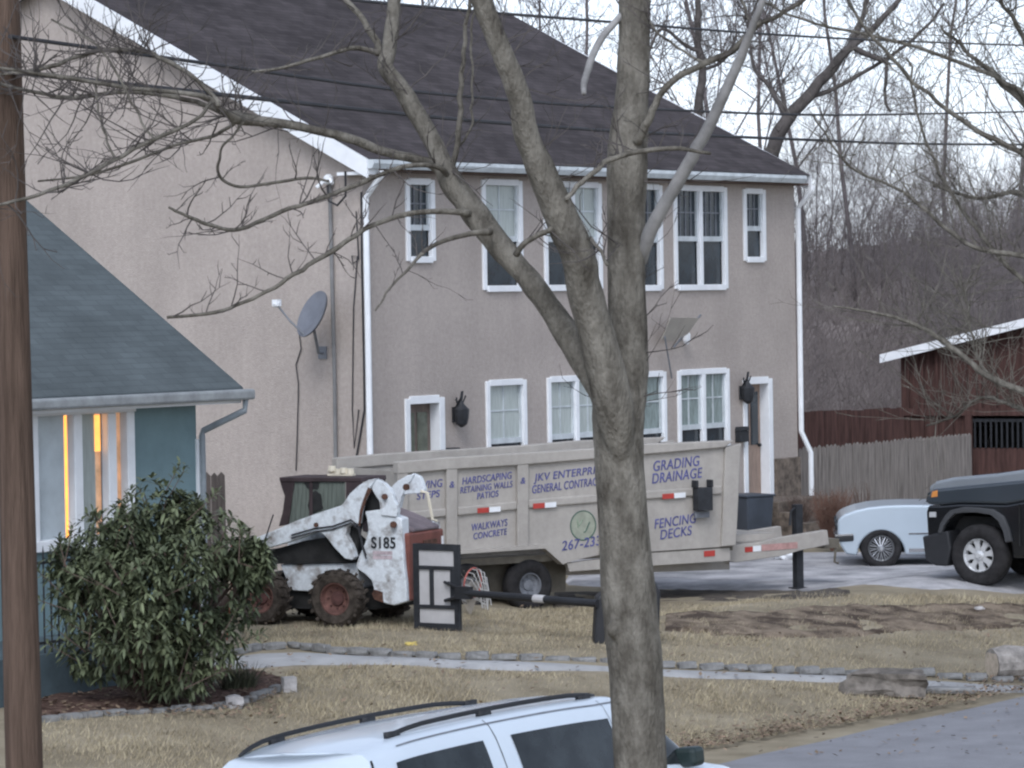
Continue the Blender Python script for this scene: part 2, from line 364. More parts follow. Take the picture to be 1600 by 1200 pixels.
# ------------------------------------------------------------------ stucco twin house
A = at(1180, 774, 65.5); f0 = Fr(A, TH); hx0 = f0.loc(572, 600)[0]; HO = f0.w(hx0, 0, 0)
H = Fr(HO, TH); HL = 13.3; HD = 13.0; EZ = 6.57; RZ = 9.83; FLR = .6
G = Fr(HO, TH - pi / 2)                      # gable plane: y_house = -x_gable
house = thing('twin_house', 'large beige stucco two storey house with brown shingle roof and white trimmed windows', 'house', HO, TH)
def hw(a, b, c, d):                          # pixel box on the front -> x0,x1,z0,z1
    p, q = H.loc(a, b), H.loc(c, d); return (p[0], q[0], q[1], p[1])
WINS = [  # x0,x1,z0,z1, split z, double, upper style
    (1.12, 1.86, 4.96, 6.27, 5.50, 0, 'bars'), (3.21, 4.33, 4.48, 6.30, 5.33, 0, 'blind'), (5.00, 6.72, 4.48, 6.30, 5.33, 1, 'blind'),
    (7.35, 8.66, 4.46, 6.30, 5.33, 0, 'bars'), (9.08, 10.84, 4.46, 6.30, 5.36, 1, 'bars'), (11.46, 12.20, 4.96, 6.28, 5.56, 0, 'bars'),
    (3.24, 4.36, 1.30, 2.98, 1.98, 0, 'blind'), (5.02, 6.76, 1.30, 2.99, 1.98, 1, 'blind'), (7.35, 8.70, 1.30, 3.0, 1.96, 0, 'lace'),
    (9.12, 10.83, 1.28, 3.0, 1.98, 1, 'lace')]
DOORS = [(1.03, 2.0, FLR, 2.76), (11.38, 12.32, FLR, 2.78)]
holes = [w_[:4] for w_ in WINS] + DOORS
mb = MB()
xs_ = sorted({0, HL} | {h[i] for h in holes for i in (0, 1)}); zs_ = sorted({-.3, EZ} | {h[i] for h in holes for i in (2, 3)})
for xa, xb in zip(xs_, xs_[1:]):
    for za, zb in zip(zs_, zs_[1:]):
        cx, cz = (xa + xb) / 2, (za + zb) / 2
        if not any(h[0] < cx < h[1] and h[2] < cz < h[3] for h in holes): mb.quad((xa, 0, za), (xb, 0, za), (xb, 0, zb), (xa, 0, zb))
for (xa, xb, za, zb) in holes:               # reveals
    d = .24
    mb.quad((xa, 0, za), (xa, d, za), (xa, d, zb), (xa, 0, zb)); mb.quad((xb, 0, za), (xb, d, za), (xb, d, zb), (xb, 0, zb))
    mb.quad((xa, 0, zb), (xa, d, zb), (xb, d, zb), (xb, 0, zb)); mb.quad((xa, 0, za), (xa, d, za), (xb, d, za), (xb, 0, za))
for x in (0, HL):
    mb.add([(x, 0, -.3), (x, HD, -.3), (x, HD, EZ), (x, HD / 2, RZ - .02), (x, 0, EZ)], [(0, 1, 2, 3, 4)])
mb.quad((0, HD, -.3), (HL, HD, -.3), (HL, HD, EZ), (0, HD, EZ))
mb.build('wall', 'stucco', house)
# roof with overhangs
OV, OS, OR = .34, .30, .06; sl = (RZ - EZ) / (HD / 2)
mb = MB()
for s in (0, 1):
    ye, yr = (-OV, HD / 2) if s == 0 else (HD + OV, HD / 2)
    ze = EZ - OV * sl + .16
    n = 14; vs = []
    for i in range(n + 1):                   # very slight waviness of an old roof
        x = -OS + (HL + OS + OR) * i / n; vs.append([(x, ye, ze), (x, (ye + yr) / 2, (ze + RZ + .16) / 2 - .03 + .025 * noise.noise((x * .5, s, 0))), (x, yr, RZ + .16)])
    for i in range(n):
        for k in range(2): mb.quad(vs[i][k], vs[i + 1][k], vs[i + 1][k + 1], vs[i][k + 1])
mb.build('roof', 'roof', house, recalc=False)
# rakes, soffits, gutter, downspouts
mb = MB()
for x in (-OS, HL + OR):
    for ye in (-OV, HD + OV):
        ze = EZ - OV * sl + .15; a, b = (x - .02, x + .02)
        vs = [(xx, yy, zz) for xx in (a, b) for yy, zz in ((ye, ze - .30), (ye, ze), (HD / 2, RZ + .15), (HD / 2, RZ - .15))]
        mb = MB(); mb.add(vs, [(0, 1, 2, 3), (7, 6, 5, 4), (0, 4, 5, 1), (1, 5, 6, 2), (2, 6, 7, 3), (3, 7, 4, 0)]); mb.build('rake_board', 'white', house)
mb = MB(); mb.box(-OS + .03, HL + OR - .03, -OV + .04, 0, EZ - .20, EZ - .165); mb.build('soffit', 'soffit', house)
mb = MB(); mb.box(-OS + .03, 0, -OV + .01, .30, EZ - .26, EZ - .21); mb.prism([(-OS + .03, EZ - .21), (-.01, EZ - .21), (-.01, EZ - .02), (-OS + .03, EZ - .05)], -OV + .012, -OV + .05); mb.build('eave_return', 'white', house)
mb = MB(); mb.prism([(y, z) for y, z in ((-OV, EZ - .17), (-OV, EZ - .03), (-OV - .11, EZ - .03), (-OV - .12, EZ - .09), (-OV - .08, EZ - .17))], -OS, HL - .30)
mb.v = [(y, x, z) for x, y, z in mb.v]; mb.build('gutter', 'gutter', house)
def downspout(x, zb, kick):
    m_ = MB(); m_.tube([(x - .03, -OV - .06, EZ - .2), (x - .03, -OV - .06, EZ - .28), (x, -.07, EZ - .62), (x, -.07, zb + .4), (x + kick, -.08 - abs(kick), zb), (x + kick, -.08 - abs(kick), .1)], .05, 8)
    m_.build('downspout', 'white', house)
downspout(-.02 + .0, .3, 0); downspout(HL + .02, 1.35, .12)
mb = MB(); mb.box(12.42, HL + .04, -.05, .2, -.3, 1.28); mb.build('stone_base', 'stone', house, bevel=.02)
# windows
def window(spec):
    x0, x1, z0, z1, zs, dbl, style = spec; f = .085; y0, y1 = -.035, .05
    m_ = MB(); m_.box(x0 - .02, x0 + f, y0, y1, z0, z1); m_.box(x1 - f, x1 + .02, y0, y1, z0, z1)
    m_.box(x0 + f, x1 - f, y0, y1, z1 - f, z1 + .02); m_.box(x0 + f, x1 - f, y0 - .02, y1, z0 - .03, z0 + f * .9)
    lights = [(x0 + f, x1 - f)]
    if dbl:
        xm = (x0 + x1) / 2; m_.box(xm - .055, xm + .055, y0, y1, z0 + f * .9, z1 - f); lights = [(x0 + f, xm - .055), (xm + .055, x1 - f)]
    fo = m_.build('window', 'white', house, bevel=.008, seg=1)
    for a, b in lights:
        m_ = MB(); m_.box(a, b, .012, .06, zs - .045, zs + .045); m_.box(a, a + .03, .014, .058, zs + .045, z1 - f); m_.box(b - .03, b, .014, .058, zs + .045, z1 - f)
        m_.build('sash_rail', 'gutter', fo)
        m_ = MB(); m_.box(a, b, .062, .075, z0 + f * .9, zs - .045); m_.build('pane', 'glass', fo)
        m_ = MB(); m_.box(a, b, .062, .075, zs + .045, z1 - f); m_.build('pane', 'glass' if style == 'bars' else ('lace' if style == 'lace' else 'blind'), fo)
        m_ = MB()
        if style == 'bars': bars = [a + (b - a) * t for t in ((.36, .66) if b - a < .6 else (.28, .52, .76))]
        else: bars = [(a + b) / 2]
        for x in bars: m_.box(x - .012, x + .012, .045, .061, zs + .045, z1 - f)
        zm = (zs + z1) / 2; m_.box(a, b, .047, .0615, zm - .012, zm + .012)
        m_.build('muntin', 'gutter' if style != 'bars' else 'grey', fo)
for s in WINS: window(s)
for k, (x0, x1, z0, z1) in enumerate(DOORS):
    m_ = MB(); c = .09
    m_.box(x0 - c * .4, x0 + c, -.03, .16, z0, z1); m_.box(x1 - c, x1 + c * .6, -.03, .2, z0, z1); m_.box(x0 + c, x1 - c, -.03, .16, z1 - c, z1 + .04)
    fo = m_.build('door_frame', 'white', house, bevel=.006, seg=1)
    m_ = MB(); m_.box(x0 + c, x1 - c, .17, .215, z0, z1 - c); d = m_.build('door', 'door' if k == 0 else 'doorpale', house)
    m_ = MB(); wdt = x1 - x0 - 2 * c
    for t0, t1 in ((.10, .44), (.54, .88)):
        for za, zb in ((.07, .40), (.46, .93)):
            if zb > .5: m_.box(x0 + c + wdt * t0, x0 + c + wdt * t1, .158, .169, z0 + (z1 - c - z0) * za, z0 + (z1 - c - z0) * zb)
    m_.build('door_glass', mat('door_glass', (.115, .125, .095), .25, .3, 5) if k == 0 else 'glass', d)
    m_ = MB(); m_.lathe([(.03, -.06), (.035, -.03), (.015, -.0)], (x1 - c - .09, .17, z0 + .95), 10); m_.build('handle', 'iron', d)
    m_ = MB(); sx0, sx1 = x0 - .5, x1 + .6
    for i in range(3): m_.box(sx0, sx1, -1.0 - .28 * i, -.055 if i == 0 else -1.0 - .28 * (i - 1) - .002, -.3, z0 - .02 - .19 * i)
    m_.build('stoop', 'stone', house, bevel=.015)
# gable window seen past the pole
yg = [-G.loc(40, 290)[0], -G.loc(24, 290)[0]]; zt, zb = G.loc(33, 290)[1], 4.9
m_ = MB(); ya = yg[0]; m_.box(-.05, .0, ya, ya + .12, zb, zt); m_.box(-.05, 0, ya + .12, ya + .92, zt - .12, zt); m_.box(-.05, 0, ya + .92, ya + 1.04, zb, zt); m_.box(-.07, 0, ya + .12, ya + .92, zb, zb + .1)
fo = m_.build('window', 'white', house); m_ = MB(); m_.box(-.02, -.005, ya + .12, ya + .92, zb + .1, zt - .12); m_.build('pane', 'glass', fo)

# things fixed to the house
def wlantern(x, z, label, s=1):
    t = thing('wall_lantern', label, 'wall lamp', H.w(x, 0, z), TH, 'ornate wall lanterns')
    m_ = MB(); m_.lathe([(.02, -.13), (.09, -.08), (.115, .02), (.13, .16), (.05, .24), (.015, .30)], (0, -.16, 0), 8, 'z'); m_.build('lamp_body', 'iron', t)
    m_ = MB(); m_.tube([(0, 0, .12), (0, -.10, .28), (0, -.16, .36), (0, -.16, .29)], .016, 6); m_.box(-.05, .05, -.03, 0, -.05, .2)
    for a in range(5): m_.tube([(0, -.1, .22), (.1 * cos(a * 1.3), -.12, .27 + .05 * sin(a)), (.15 * cos(a * 1.3), -.14, .38 + .08 * sin(a * 2))], .014, 5)
    m_.build('bracket', 'iron', t)
p = H.loc(709, 655); wlantern(p[0], p[1], 'black ornate wall lantern right of the dark brown door with a glazed top')
p = H.loc(1157, 620); wlantern(p[0], p[1], 'black ornate wall lantern left of the tan front door')
for (a, b, c, d), lb in (((694, 700, 709, 714), 'small dark mailbox on the wall below the lantern by the brown door'), ((1148, 667, 1161, 690), 'small dark mailbox on the wall left of the tan front door')):
    x0, x1, z0, z1 = hw(a, b, c, d); t = thing('mailbox', lb, 'mailbox', H.w((x0 + x1) / 2, 0, z0), TH); hw_ = (x1 - x0) / 2
    m_ = MB(); m_.box(-hw_, hw_, -.12, -.002, 0, (z1 - z0) * .75); m_.build('box', 'iron', t, bevel=.012)
    m_ = MB(); m_.prism([(-hw_ - .01, (z1 - z0) * .76), (hw_ + .01, (z1 - z0) * .76), (hw_ - .02, z1 - z0), (-hw_ + .02, z1 - z0)], -.14, -.004); m_.build('lid', 'iron', t)
# satellite dish
D = G.w(*[G.loc(487, 490)[0], 0, 0]); dz = G.loc(487, 490)[1]; wx, wz = G.loc(505, 551)
t = thing('satellite_dish', 'grey oval satellite dish on an arm on the side wall', 'satellite dish', G.w(wx, 0, wz), TH - pi / 2)
c = Vector((G.loc(487, 490, -.62)[0] - wx, -.62, G.loc(487, 490, -.62)[1] - wz)); l = Vector((G.loc(432, 475, -.95)[0] - wx, -.95, G.loc(432, 475, -.95)[1] - wz))
ax = Vector((-.25, -.85, .45)).normalized(); e1 = ax.cross(Vector((0, 0, 1))).normalized(); e2 = e1.cross(ax)
m_ = MB(); vs = []; n = 28
for i in range(7):
    r = .40 * i / 6
    for j in range(n):
        th = 2 * pi * j / n; vs.append(c + e1 * r * .80 * cos(th) + e2 * r * 1.0 * sin(th) - ax * (.075 - .075 * (r / .40) ** 2))
m_.add(vs, [(i * n + j, i * n + (j + 1) % n, (i + 1) * n + (j + 1) % n, (i + 1) * n + j) for i in range(6) for j in range(n)])
m_.add([v - ax * .02 for v in vs], [(i * n + j, (i + 1) * n + j, (i + 1) * n + (j + 1) % n, i * n + (j + 1) % n) for i in range(6) for j in range(n)])
m_.build('dish', 'dish', t, smooth=True, recalc=False)
m_ = MB(); m_.tube([(0, -.01, 0), (0, -.12, .0), c - ax * .1 - e2 * .15], .026, 8); m_.box(-.08, .08, -.03, 0, -.1, .1); m_.build('wall_bracket', 'grey', t)
m_ = MB(); m_.tube([c - e2 * .36 - ax * .02, (c - e2 * .36).lerp(l, .5) - Vector((0, 0, .03)), l], .016, 6); m_.build('feed_arm', 'grey', t)
m_ = MB(); m_.lathe([(.03, -.06), (.055, -.04), (.06, .02), (.04, .07)], l, 10, 'x'); m_.box(l.x - .05, l.x + .06, l.y - .05, l.y + .05, l.z - .03, l.z + .07); m_.build('receiver', 'white', t)
# service mast, conduit and loose cables on the side wall
x, z = G.loc(519, 290); t = thing('service_mast', 'grey electric service conduit with white weatherhead near the house corner', 'conduit', G.w(x, 0, 0), TH - pi / 2)
m_ = MB(); m_.tube([(0, -.05, .3), (.02, -.05, 3), (-.01, -.05, z + .03), (-.01, -.06, z + .08)], .032, 8); m_.build('conduit', 'housegrey', t)
m_ = MB(); m_.lathe([(.05, -.03), (.085, .0), (.08, .09), (.03, .13)], (0, -.09, z + .05), 10, 'z'); m_.tube([(-.05, -.12, z + .08), (-.16, -.2, z - .03)], .03, 6); m_.tube([(.05, -.12, z + .1), (.13, -.16, z + .03)], .03, 6); m_.build('weatherhead', 'white', t)
m_ = MB(); m_.tube([(0, -.12, z), (.05, -.16, z - .25), (.22, -.16, z - .32), (.42, -.2, z - .18), (.5, -.3, z + .2)], .018, 6); m_.build('drip_loop', 'cable', t)
def wallcable(pts, r, label):
    x, z = G.loc(*pts[0]); m_ = MB(); q = [(G.loc(*p)[0], -.025, G.loc(*p)[1]) for p in pts]; m_.tube([(a - x, b, c_) for a, b, c_ in q], r, 5)
    o = m_.build('wall_cable', 'cable'); o.location = G.w(x, 0, 0); o.rotation_euler = (0, 0, TH - pi / 2); tag(o, label, 'cable')
wallcable([(469, 520), (472, 545), (464, 570), (468, 600), (466, 680), (464, 735)], .010, 'thin black cable hanging down the side wall below the satellite dish')
wallcable([(558, 330), (562, 405), (553, 412), (551, 400), (560, 400), (554, 480), (552, 640), (555, 700), (562, 640)], .011, 'looped black cable beside the white corner downspout')
wallcable([(566, 300), (567, 420), (570, 560), (571, 640), (560, 705), (556, 725)], .016, 'dark straight cable hugging the house corner by the downspout')
# floodlight and tilted panel on the front
x, z = H.loc(1063, 526); t = thing('flood_light', 'small white floodlight on the house front below the upper double window', 'floodlight', H.w(x, 0, z), TH)
m_ = MB(); m_.lathe([(.05, -.02), (.05, .0)], (0, 0, 0), 10); m_.build('base', 'white', t); m_ = MB(); m_.lathe([(.03, -.12), (.07, -.05), (.075, .06), (.05, .10)], (0, -.13, -.02), 10, 'z'); m_.build('lamp_head', 'white', t)
x, z = H.loc(1040, 512); t = thing('antenna_panel', 'pale tilted antenna panel on thin struts high on the house front', 'antenna', H.w(x, 0, z), TH)
m_ = MB(); m_.prism([(-.5, .18), (.45, .16), (.30, -.12), (-.10, -.24), (-.5, -.20)], -.34, -.32)
m_.v = [(a, b - c_ * .5, c_) for a, b, c_ in m_.v]; m_.build('panel', mat('pale_panel', (.38, .35, .31), .7, .1, 3), t)
m_ = MB(); m_.tube([(0, 0, 0), (-.1, -.33, 0)], .02, 6); m_.tube([(-.5, -.3, -.15), (.1, -.05, -.9)], .015, 5); m_.tube([(.5, -.43, .22), (.1, -.1, -.35)], .02, 5); m_.build('strut', 'grey', t)

# ------------------------------------------------------------------ teal house at the left
dq = ray(307, 700); q_ = 28.0; Zc = q_ / (VN.x * dq.x + VN.y * dq.y); TO = Vector((0, 0, CH)) + dq * Zc; TO.z = 0
T = Fr(TO, TH); teal = thing('teal_house', 'low teal house with slate blue roof and lit front windows behind the bush', 'house', TO, TH)
tw = lambda a, b, y=0: T.loc(a, b, y)
EVZ = tw(300, 628)[1]; TL, TD = 9.0, 7.5
bx0, bz1 = tw(45, 638); bx1 = tw(206, 638)[0]; bz0 = tw(100, 855)[1]; WL = bx1 - 2.0 if bx1 - bx0 < 1 else bx0
mb = MB()
for xa, xb, za, zb in ((-TL, bx0, -.3, EVZ + .1), (bx1, 0, -.3, EVZ + .1), (bx0, bx1, -.3, bz0), (bx0, bx1, bz1, EVZ + .1)): mb.quad((xa, 0, za), (xb, 0, za), (xb, 0, zb), (xa, 0, zb))
TS = .68; RT = EVZ + TS * TD / 2
for x in (0, -TL): mb.add([(x, 0, -.3), (x, TD, -.3), (x, TD, EVZ + .1), (x, TD / 2, RT), (x, 0, EVZ + .1)], [(0, 1, 2, 3, 4)])
mb.quad((0, TD, -.3), (-TL, TD, -.3), (-TL, TD, EVZ + .1), (0, TD, EVZ + .1)); mb.build('wall', 'teal', teal)
mb = MB(); o_, s_ = .45, .42; ze = tw(300, 609, -o_)[1]; rt = ze + TS * (TD / 2 + o_)
xr = tw(380, 604, -o_)[0]
for s in (0, 1):
    ye = -o_ if s == 0 else TD + o_; y2 = TD / 2
    mb.add([(xr, ye, ze), (-TL - s_, ye, ze), (-TL - s_, y2, rt), (xr, y2, rt), (xr, ye, ze - .05), (-TL - s_, ye, ze - .05), (-TL - s_, y2, rt - .12), (xr, y2, rt - .12)], [(0, 1, 2, 3), (4, 5, 6, 7), (0, 4, 5, 1), (0, 3, 7, 4), (1, 5, 6, 2)])
mb.build('roof', 'tealroof', teal)
mb = MB(); mb.box(-TL - .3, xr - .02, -o_ + .02, -.002, ze - .19, ze - .15); mb.build('soffit', 'white', teal)
mb = MB(); mb.box(-TL - s_, xr + .10, -o_ - .12, -o_ + .012, ze - .15, ze - .02); mb.build('gutter', mat('dull_gutter', (.26, .275, .28), .5, .2, 4), teal, bevel=.03)
mb = MB(); mb.tube([(xr - .02, -o_ - .05, ze - .13), (xr - .04, -o_ - .05, ze - .28), (.06, -.06, ze - .52), (.05, -.05, ze - .58), (.05, -.05, .2)], .04, 8); mb.build('downspout', mat('grey_downspout', (.22, .25, .27), .5, .2, 4), teal)
mb = MB(); mb.box(-.02, .045, -.03, .03, -.2, ze - .62); mb.build('corner_board', 'white', teal)
# front window: three lights with blinds and warm gaps between them
mb = MB(); c = .1
edges = [tw(a, 700)[0] for a in (45, 56, 112, 125, 165, 178, 195, 207)]
for i in range(0, 8, 2): mb.box(edges[i] - (.02 if i == 0 else 0), edges[i + 1], -.05, .08, bz0 + .1, bz1 - .1)
mb.box(edges[0] - .04, edges[7] + .02, -.06, .08, bz1 - .1, bz1 + .05); mb.box(edges[0] - .04, edges[7] + .02, -.09, .08, bz0 - .03, bz0 + .1)
fo = mb.build('window', 'white', teal, bevel=.01, seg=1)
for a, b, m_ in ((56, 100, 'white'), (125, 148, 'blind'), (158, 165, 'grey'), (178, 195, 'litdim'), (100, 111.8, 'lit'), (148, 158, 'litdim')):
    mb = MB(); y = .06 if m_ in ('white', 'blind', 'grey') else .10
    mb.box(tw(a, 700, y)[0], tw(b, 700, y)[0], y, y + .01, bz0 + .1, bz1 - .1)
    if m_ in ('white', 'blind'):
        for k in range(60):
            z = bz0 + .1 + (bz1 - bz0 - .2) * k / 60; mb.box(tw(a, 700, y)[0] + .01, tw(b, 700, y)[0] - .01, y - .012, y - .001, z, z + .012)
    mb.build('blind' if y < .09 else 'lit_gap', M[m_] if m_ != 'white' else mat('white_blind', (.55, .60, .62), .6, .08, 4), fo)
mb = MB(); mb.box(tw(148, 700, .05)[0], tw(157, 700, .05)[0], .05, .055, bz1 - .55, bz1 - .12); mb.build('lit_gap', 'lit', fo)
mb = MB(); mb.box(-TL + .5, tw(262, 1040, -1.5)[0], -1.5, -.004, -.2, .52); mb.build('porch', mat('porch_skirt', (.07, .10, .115), .85, .25, 2.5), teal)
# porch railing
RF = Fr(T.w(0, -1.42, 0), TH); p0 = RF.loc(50, 900)[0]; p1 = RF.loc(135, 900)[0]
rail = thing('iron_railing', 'black iron picket railing along the teal house porch', 'railing', RF.O, TH)
mb = MB()
for k in range(12):
    x = p0 - .4 + (p1 - p0 + .4) * k / 11; mb.tube([(x, 0, .52), (x, 0, 1.62), (x, 0, 1.70)], [.011, .011, .002], 5)
mb.build('pickets', 'iron', rail)
mb = MB(); mb.box(p0 - .45, p1 + .05, -.015, .015, 1.50, 1.53); mb.box(p0 - .45, p1 + .05, -.015, .015, .62, .65); mb.build('rail_bar', 'iron', rail)

# ------------------------------------------------------------------ fences and barn
def board_fence(name, label, P, x0, x1, z1, m, bw=.14, gap=.012, pointed=True, ragged=.02, z0=0, yrail=.05, cat='fence'):
    t = thing(name, label, cat, P.w(x0, 0, 0), P.th); m_ = MB(); x = 0
    while x < x1 - x0 - .02:
        h = z1 + R(-ragged, ragged); b_ = bw * R(.92, 1.05); y = R(0, .008); ta = R(-.008, .008)
        pts = [(x, z0), (x + b_, z0), (x + b_ + ta, h - (.05 if pointed else 0)), (x + b_ * .5 + ta, h), (x + ta, h - (.05 if pointed else 0))]
        m_.prism(pts, y, y + .02); x += b_ + gap
    m_.build('boards', m, t); m_ = MB()
    for z in (z0 + .3, z1 - .3): m_.box(0, x1 - x0, .032, .07, z - .04, z + .04)
    m_.build('rails', m, t); x = 0
    while x <= x1 - x0:
        m_ = MB(); m_.box(x - .045, x + .045, .072, .16, z0, z1 - .02); m_.build('post', m, t); x += 2.4
    return t
FO = H.w(HL + .15, .25, 0); FF = Fr(FO, TH); za = FF.loc(1300, 695)[1]
board_fence('picket_fence', 'weathered grey picket fence running from the house corner toward the red barn', FF, 0, FF.loc(1515, 700)[0], za, 'wood')
BF = Fr(at(1330, 700, 75), TH - radians(14)); z2 = BF.loc(1300, 642)[1]
board_fence('red_board_fence', 'dark red board fence standing behind the grey picket fence', BF, BF.loc(1225, 700)[0], BF.loc(1412, 700)[0], z2, 'redwood', .2, .006, False)
SF = Fr(at(330, 780, 50), radians(-10)); board_fence('gate_fence', 'narrow dark weathered board fence beside the teal house corner', SF, SF.loc(306, 780)[0], SF.loc(346, 780)[0], SF.loc(330, 738)[1], mat('dark_boards', (.105, .088, .080), .95, .35, 3, .4, 20, stretch=(7, 7, .5)), .10, .01)
B = Fr(at(1500, 700, 79), TH - pi / 2 + radians(8)); bx0 = B.loc(1408, 600)[0]; bx1 = bx0 + 9
barn = thing('red_barn', 'dark red board and batten barn with white roof edge', 'barn', B.w(bx0, 0, gz(*B.w(bx0, 0, 0)[:2])), B.th)
L_ = lambda a, b, y=0: (B.loc(a, b, y)[0] - bx0, B.loc(a, b, y)[1])
zl = L_(1408, 556)[1]; k_ = (L_(1600, 508)[1] - zl) / L_(1600, 508)[0]; zt = lambda x: zl + k_ * x - (0 if x < 5.6 else 2 * k_ * (x - 5.6))
xo = L_(1515, 640)[0]; zb_ = L_(1515, 645)[1]; zr0 = L_(1540, 700)[1]
mb = MB(); mb.prism([(0, -.5), (xo, -.5), (xo, zb_), (9, zb_), (9, zt(9)), (5.6, zt(5.6)), (0, zl)], 0, .12)
mb.prism([(xo + .001, -.5), (9, -.5), (9, zr0), (xo + .001, zr0)], .02, .10)
mb.quad((0, .12, -.5), (0, 8, -.5), (0, 8, zl), (0, .12, zl)); mb.quad((9, .12, -.5), (9, 8, -.5), (9, 8, zt(9)), (9, .12, zt(9))); mb.quad((0, 8, -.5), (9, 8, -.5), (9, 8, zl), (0, 8, zl))
x = .18
while x < 8.9:
    mb.box(x - .035, x + .035, -.07, -.002, (-.5 if x < xo else zb_ + .1), zt(x) - .05); x += .34
mb.build('wall', 'redwood', barn)
mb = MB(); mb.box(-.02, 9, -.10, -.071, zb_ - .06, zb_ + .10); mb.box(xo - .07, xo + .07, -.10, -.003, -.5, zb_ - .062); mb.build('beam', 'redwood', barn)
mb = MB(); mb.box(xo, 9, 1.6, 1.64, -.5, zb_); mb.build('porch_back', 'machdark', barn)
mb = MB(); x = xo + .12
while x < 8.9: mb.box(x - .02, x + .02, -.01, .02, zr0 + .002, zb_ - .2); x += .125
mb.box(xo + .07, 9, -.012, .022, zb_ - .2, zb_ - .13); mb.build('railing', 'iron', barn)
mb = MB(); o_ = .32; yy = (-.35, 8.2)
for xa, xb in ((-o_, 5.6), (5.6, 9 + o_)):
    mb.add([(xx, y, zt(xx) + dz_) for y in yy for xx in (xa, xb) for dz_ in (.02, .1)], [(0, 1, 3, 2), (4, 6, 7, 5), (0, 4, 5, 1), (2, 3, 7, 6), (0, 2, 6, 4), (1, 5, 7, 3)])
mb.build('roof', 'roof', barn)
mb = MB()
for xa, xb in ((-o_ - .03, 5.6), (5.6, 9 + o_)):
    mb.add([(xx, y, zt(xx) + dz_) for y in (-.40, -.352) for xx in (xa, xb) for dz_ in (-.07, .12)], [(0, 1, 3, 2), (4, 6, 7, 5), (0, 4, 5, 1), (2, 3, 7, 6), (0, 2, 6, 4), (1, 5, 7, 3)])
mb.build('rake_board', 'white', barn)

# ------------------------------------------------------------------ wheels
def wheel(parent, c, r, wd, tyre='rubber', rim='alloy', rr=.6, kind='dish', face=-1, lugs=0):
    """axis y, outer face toward face*y"""
    cx, cy, cz = c; h = wd / 2; R_ = rr * r; e = face
    m_ = MB(); m_.lathe([(R_ * .96, -h * .7), (R_, -h * .95), (r * .86, -h), (r * .96, -h * .8), (r, -h * .45), (r, h * .45), (r * .96, h * .8), (r * .86, h), (R_, h * .95), (R_ * .96, h * .7), (R_ * .96, -h * .7)], c, 40, cap=False)
    if lugs:
        for k in range(lugs):
            for s in (-1, 1):
                a = 2 * pi * (k + (.5 if s > 0 else 0)) / lugs; ca, sa = cos(a), sin(a)
                vs = []
                for y, w_ in ((s * h * .02, .020), (s * h * 1.02, .05)):
                    for rad in (r * .93, r * 1.045):
                        for t in (-w_, w_):
                            aa = a + t * .9 / r * .5 + (.12 if abs(y) > h * .5 else 0); vs.append((cx + rad * cos(aa), cy + y, cz + rad * sin(aa)))
                m_.add(vs, [(0, 1, 3, 2), (4, 6, 7, 5), (0, 4, 5, 1), (2, 3, 7, 6), (0, 2, 6, 4), (1, 5, 7, 3)])
    t = m_.build('wheel', tyre, parent)
    if not lugs: t.data.polygons.foreach_set('use_smooth', [True] * len(t.data.polygons))
    m_ = MB()
    if kind == 'dish': m_.lathe([(R_ * .99, e * h * .8), (R_ * .9, e * h * .84), (R_ * .82, e * h * .3), (R_ * .45, e * h * .12), (R_ * .40, e * h * .3), (R_ * .1, e * h * .34), (R_ * .01, e * h * .34)], c, 32, cap=False)
    else: m_.lathe([(R_ * .99, e * h * .75), (R_ * .93, e * h * .88), (R_ * .86, e * h * .55), (R_ * .84, -e * h * .1)], c, 36, cap=False)
    m_.build('rim', rim, t)
    if kind == 'dish':
        m_ = MB(); m_.lathe([(R_ * .44, e * h * .16), (R_ * .40, e * h * .34), (R_ * .12, e * h * .40)], c, 20)
        for k in range(8): m_.lathe([(.013, e * h * .13), (.013, e * h * .34)], (cx + R_ * .6 * cos(k * pi / 4), cy, cz + R_ * .6 * sin(k * pi / 4)), 6)
        m_.build('hub', 'rustdark' if rim == 'rust' else rim, t)
    if kind in ('spoke', 'wire'):
        m_ = MB()
        if kind == 'spoke':
            for k in range(8):
                a = 2 * pi * k / 8 + .2; pr = Vector((-sin(a), 0, cos(a))); ra = Vector((cos(a), 0, sin(a))); C_ = Vector(c)
                for s, y in ((0, e * h * .62),):
                    vs = []
                    for rd, hw2 in ((R_ * .22, .042), (R_ * .62, .036), (R_ * .9, .062)):
                        for yy_ in (y, y - e * .05):
                            for q in (-1, 1): vs.append(C_ + ra * rd + pr * hw2 * q + Vector((0, yy_, 0)))
                    fs = []
                    for i in range(2):
                        o = i * 4; fs += [(o, o + 1, o + 5, o + 4), (o + 2, o + 6, o + 7, o + 3), (o, o + 4, o + 6, o + 2), (o + 1, o + 3, o + 7, o + 5)]
                    m_.add(vs, fs)
            m_.lathe([(R_ * .3, e * h * .5), (R_ * .28, e * h * .68), (R_ * .16, e * h * .74), (R_ * .14, e * h * .95)], c, 20)
        else:
            for k in range(26):
                a = 2 * pi * k / 26; b_ = a + (.22 if k % 2 else -.22)
                m_.tube([(cx + R_ * .2 * cos(b_), cy + e * h * (.9 if k % 2 else .55), cz + R_ * .2 * sin(b_)), (cx + R_ * .9 * cos(a), cy + e * h * .55, cz + R_ * .9 * sin(a))],   .008, 4)
            m_.lathe([(R_ * .22, e * h * .4), (R_ * .2, e * h * .95), (R_ * .12, e * h * 1.1)], c, 16)
        m_.build('spokes', rim, t)
        m_ = MB(); m_.lathe([(R_ * .9, e * h * .05), (R_ * .85, e * h * .12)], c, 24); m_.build('brake_backing', 'machdark', t)
    return t

